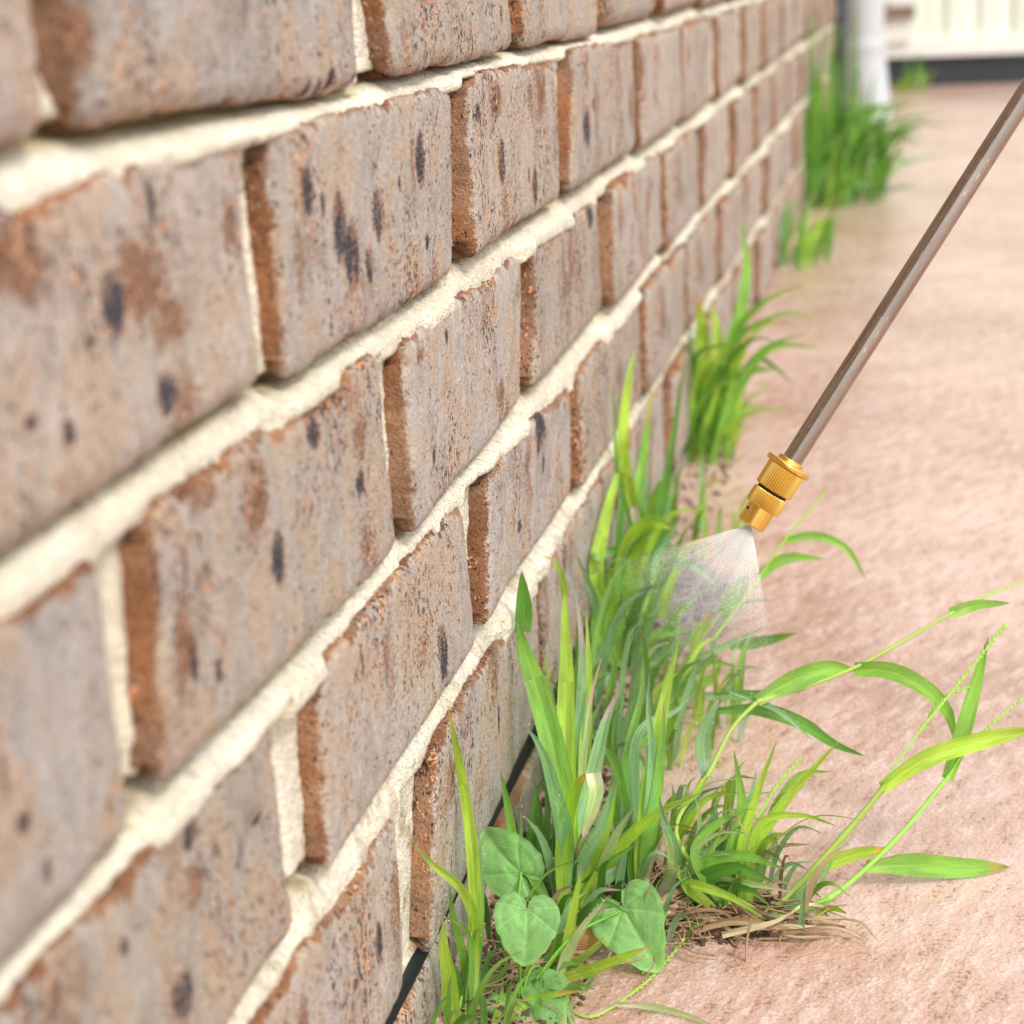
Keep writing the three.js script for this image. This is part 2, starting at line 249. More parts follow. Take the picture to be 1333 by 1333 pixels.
// ---------------------------------------------------------------- the path: brushed, tinted concrete
{
  const T = 2048, col = new Uint8Array(T * T * 4), bmp = new Uint8Array(T * T * 4); // one metre
  for (let j = 0; j < T; j++) for (let i = 0; i < T; i++) {
    const wv = (samp(NA, i * 0.5, j * 0.5) - 0.5) * 60, wx = i + wv, wy = j + wv * 0.7;
    const dr = samp(NC, (wx * 0.5 + wy * 1.5) * 1.2, (wx * 1.5 - wy * 0.5) * 3.6), f = samp(NF, i * 2.9, j * 2.9), g = samp(NG, i, j), n = samp(NB, i * 0.5, j * 0.5), n2 = samp(NA, i * 1.5 + 333, j * 1.5);
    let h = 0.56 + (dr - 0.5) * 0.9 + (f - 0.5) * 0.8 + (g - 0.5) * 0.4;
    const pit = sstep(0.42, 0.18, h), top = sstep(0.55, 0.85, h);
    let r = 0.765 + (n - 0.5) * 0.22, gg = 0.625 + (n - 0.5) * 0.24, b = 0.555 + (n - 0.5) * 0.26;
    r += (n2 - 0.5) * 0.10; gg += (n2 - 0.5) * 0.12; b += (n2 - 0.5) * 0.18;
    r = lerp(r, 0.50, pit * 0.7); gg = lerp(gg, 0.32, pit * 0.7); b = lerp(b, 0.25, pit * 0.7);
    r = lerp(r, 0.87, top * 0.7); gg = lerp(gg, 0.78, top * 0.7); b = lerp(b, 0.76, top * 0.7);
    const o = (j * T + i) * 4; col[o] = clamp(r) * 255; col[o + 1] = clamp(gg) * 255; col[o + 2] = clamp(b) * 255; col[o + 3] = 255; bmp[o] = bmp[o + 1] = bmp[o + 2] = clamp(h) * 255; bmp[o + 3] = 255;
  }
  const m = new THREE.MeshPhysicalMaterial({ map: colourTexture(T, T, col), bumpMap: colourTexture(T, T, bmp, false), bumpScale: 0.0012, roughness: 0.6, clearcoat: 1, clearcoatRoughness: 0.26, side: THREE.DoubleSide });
  const xs = []; for (let x = -0.03; x < 0.5; x += 0.006) xs.push(x); for (let x = 0.5; x < 0.8; x += 0.02) xs.push(x); for (let x = 0.8; x < 2.4; x += 0.08) xs.push(x); xs.push(2.6, 3, 4, 6, 10, 20, 40);
  const ss = [-6, -3, -1.5, -0.8, -0.4, 0]; for (let s = 0.2; s < 0.5; s += 0.03) ss.push(s); for (let s = 0.5; s < 1.1; s += 0.006) ss.push(s); for (let s = 1.1; s < 2.2; s += 0.015) ss.push(s); for (let s = 2.2; s < 6; s += 0.06) ss.push(s); ss.push(6.5, 8, 12, 20, 40, 80);
  const g = gridGeometry(xs.length - 1, ss.length - 1, (_, __, o, i, j) => {
    const x = xs[i], s = ss[j];
    o[0] = x; o[1] = groundY(s) + (samp(NA, x * 300 + 50, s * 300) - 0.5) * 0.006; o[2] = -s; o[3] = x; o[4] = s;
  });
  const p = mesh('path', g, m); p.userData.kind = 'structure'; p.userData.label = 'pink and terracotta tinted brushed concrete path beside the brick wall'; 
}
// ---------------------------------------------------------------- the far end of the passage
const whitePaint = new THREE.MeshStandardMaterial({ color: 0xf4f5ef, roughness: 0.45 });
{
  const S = 4.86, gy0 = groundY(S);
  const fence = thing('slatted_fence', 'cream slatted metal fence on a charcoal plinth across the end of the path', 'fence', [0, gy0, -S]);
  const cream = new THREE.MeshStandardMaterial({ color: 0xeef4e8, roughness: 0.5 }), creamB = new THREE.MeshStandardMaterial({ color: 0xe4ecdc, roughness: 0.5 });
  const slat = new THREE.ExtrudeGeometry((() => { const p = new THREE.Shape(); p.moveTo(0, 0); p.lineTo(0.006, 0.012); p.lineTo(0.054, 0.012); p.lineTo(0.060, 0); p.lineTo(0.081, 0); p.lineTo(0.081, -0.002); p.lineTo(0.0585, -0.002); p.lineTo(0.0525, 0.010); p.lineTo(0.0075, 0.010); p.lineTo(0.0015, -0.002); p.lineTo(0, -0.002); p.closePath(); return p; })(), { depth: 1.55, bevelEnabled: false }).rotateX(-Math.PI / 2);
  for (let i = 0; i < 34; i++) { const o = mesh('slat', slat, i % 3 ? cream : creamB, fence); o.position.set(0.135 + i * 0.0812, 0.115, 0.0); o.rotation.set(0, 0, 0); o.scale.z = -1; }
  mesh('bottom_rail', new THREE.BoxGeometry(2.9, 0.042, 0.045).translate(1.51, 0.094, 0.004), whitePaint, fence);
  mesh('top_rail', new THREE.BoxGeometry(2.9, 0.05, 0.045).translate(1.51, 1.69, 0.004), whitePaint, fence);
  mesh('post', new THREE.BoxGeometry(0.065, 1.72, 0.06).translate(0.098, 0.975, 0.012), whitePaint, fence);
  mesh('post', new THREE.BoxGeometry(0.065, 1.85, 0.06).translate(2.93, 0.92, 0.012), whitePaint, fence);
  mesh('plinth', new THREE.BoxGeometry(2.86, 0.082, 0.05).translate(1.47, 0.031, -0.012), new THREE.MeshStandardMaterial({ color: 0x363d44, roughness: 0.7 }), fence);
  mesh('hinge', mergeGeometries([new THREE.BoxGeometry(0.075, 0.03, 0.012).translate(0.102, 0.185, 0.05), new THREE.CylinderGeometry(0.01, 0.01, 0.05, 14).translate(0.066, 0.185, 0.055)]), new THREE.MeshStandardMaterial({ color: 0x8c7a6c, roughness: 0.5, metalness: 0.3 }), fence);

  const pipe = thing('downpipe', 'white plastic rainwater downpipe with a swept shoe standing at the end of the brick wall', 'downpipe', [0.054, groundY(4.02), -4.02]);
  const pts = [[0.001, 0.19], [0.0405, 0.19], [0.0405, 2.3], [0.001, 2.3]].map((q) => new THREE.Vector2(...q));
  const pvc = new THREE.MeshStandardMaterial({ color: 0xc6cbcf, roughness: 0.4 });
  mesh('pipe', new THREE.LatheGeometry(pts, 40), pvc, pipe).position.set(-0.008, -0.03, 0);
  mesh('socket', new THREE.LatheGeometry([[0.0405, 0.14], [0.0455, 0.142], [0.046, 0.168], [0.0405, 0.175]].map((q) => new THREE.Vector2(...q)), 40), pvc, pipe).position.set(-0.008, 0, 0);
  const sweep = new THREE.CatmullRomCurve3([new THREE.Vector3(-0.008, 0.165, 0), new THREE.Vector3(-0.004, 0.11, 0.004), new THREE.Vector3(0.004, 0.05, 0.012), new THREE.Vector3(0.012, -0.03, 0.02)]);
  mesh('shoe', new THREE.TubeGeometry(sweep, 24, 0.043, 32), pvc, pipe);
  const conduit = thing('conduit', 'thin dark grey conduit running up the brick wall beside the white downpipe', 'conduit', [0.013, groundY(3.72), -3.72]);
  mesh('tube', new THREE.CylinderGeometry(0.0125, 0.0125, 2.2, 20).translate(0, 1.1, 0), new THREE.MeshStandardMaterial({ color: 0x4a5058, roughness: 0.5 }), conduit);
  for (const y of [0.25, 1.1]) mesh('saddle_clip', new THREE.BoxGeometry(0.012, 0.018, 0.05).translate(-0.006, y, 0), new THREE.MeshStandardMaterial({ color: 0x4a5058, roughness: 0.5 }), conduit);
}

// ---------------------------------------------------------------- the sprayer lance
const TIP = new THREE.Vector3(0.12149, 0.14693, -0.75757), AXIS = new THREE.Vector3(0.52009, 0.81911, -0.24199).normalize();
{
  const lance = thing('sprayer_lance', 'worn bronze sprayer lance with a knurled brass nozzle held above the weeds', 'sprayer lance', TIP.toArray());
  lance.quaternion.setFromUnitVectors(new THREE.Vector3(0, 1, 0), AXIS);
  const brass = new THREE.MeshStandardMaterial({ color: new THREE.Color().setRGB(0.80, 0.50, 0.11), metalness: 1, roughness: 0.22 });
  const lathe = (pts, n = 72) => new THREE.LatheGeometry(pts.map(([r, y]) => new THREE.Vector2(r / 1000, y / 1000)), n);
  const knurl = (r0, y0, y1, dep, n = 44) => { // straight-knurled sleeve, ridges along the axis, chamfered ends
    const prof = [[r0 - dep - 0.9, y0, 0], [r0 - dep - 0.2, y0 + 0.15, 0.3], [r0, y0 + 0.8, 1], [r0, (y0 + y1) / 2, 1], [r0, y1 - 0.8, 1], [r0 - dep - 0.2, y1 - 0.15, 0.3], [r0 - dep - 0.9, y1, 0]];
    return gridGeometry(n * 6, prof.length - 1, (a, b, o, i, j) => { const [r, y, k] = prof[j], ph = (i % 6) / 6, rr = (r - dep * k * Math.pow(0.5 + 0.5 * Math.cos(ph * 2 * Math.PI), 2)) / 1000, t = -a * Math.PI * 2; o[0] = rr * Math.cos(t); o[1] = y / 1000; o[2] = rr * Math.sin(t); o[3] = a; o[4] = b; });
  };
  // wear on the tube: scratches and scuffs in the lacquer
  const T = 512, col = new Uint8Array(T * T * 4), rg = new Uint8Array(T * T * 4);
  for (let j = 0; j < T; j++) for (let i = 0; i < T; i++) { const n = samp(NB, i * 2, j), f = samp(NG, i * 2, j * 2), sc = sstep(0.66, 0.72, samp(NC, i * 6, j * 2.2) * 0.75 + f * 0.25); const o = (j * T + i) * 4; col[o] = clamp(0.64 + (n - 0.5) * 0.12 + sc * 0.2) * 255; col[o + 1] = clamp(0.585 + (n - 0.5) * 0.12 + sc * 0.14) * 255; col[o + 2] = clamp(0.535 + (n - 0.5) * 0.11 + sc * 0.08) * 255; col[o + 3] = 255; rg[o] = rg[o + 1] = rg[o + 2] = clamp(0.15 + (n - 0.5) * 0.15 + sc * 0.2) * 255; rg[o + 3] = 255; }
  const ct = colourTexture(T, T, col), rt = colourTexture(T, T, rg, false); ct.repeat.set(1, 8); rt.repeat.set(1, 8);
  const bronze = new THREE.MeshStandardMaterial({ map: ct, roughnessMap: rt, roughness: 1, metalness: 1 });
  const tube = mesh('tube', new THREE.CylinderGeometry(0.0045, 0.0045, 0.62, 48, 1, false).translate(0, 0.338, 0), bronze, lance);
  mesh('tip', lathe([[0.9, 1.2], [0.95, 0.35], [2.2, 0.1], [4.6, 0.0], [5.9, 0.35], [6.25, 0.9], [6.25, 9.2], [6.0, 9.6], [3, 9.7]]), brass, lance);
  mesh('orifice', lathe([[0.01, 0.75], [0.9, 0.75], [0.9, 0.3]], 24), new THREE.MeshStandardMaterial({ color: 0x1a140c, roughness: 0.6 }), lance);
  const pin = mesh('side_hole', new THREE.CylinderGeometry(0.0007, 0.0007, 0.0131, 16).rotateZ(Math.PI / 2).translate(0, 0.0062, 0), new THREE.MeshStandardMaterial({ color: 0x2a1e10, roughness: 0.7 }), lance); pin.rotation.y = 0.6;
  mesh('lower_sleeve', knurl(8.1, 9.0, 16.9, 0.62), brass, lance);
  mesh('groove', lathe([[6.9, 16.3], [6.9, 18.4]]), new THREE.MeshStandardMaterial({ color: 0x171008, roughness: 0.7 }), lance);
  mesh('upper_sleeve', knurl(8.6, 17.8, 29.6, 0.62), brass, lance);
  mesh('flange', lathe([[6, 29.0], [9.9, 29.2], [10.35, 29.7], [10.4, 30.9], [10.1, 31.5], [9.6, 31.75], [6.6, 31.6], [6.1, 31.9], [5.9, 33.3], [5.6, 33.7], [4.9, 33.8], [4.5, 33.2]]), brass, lance);
}
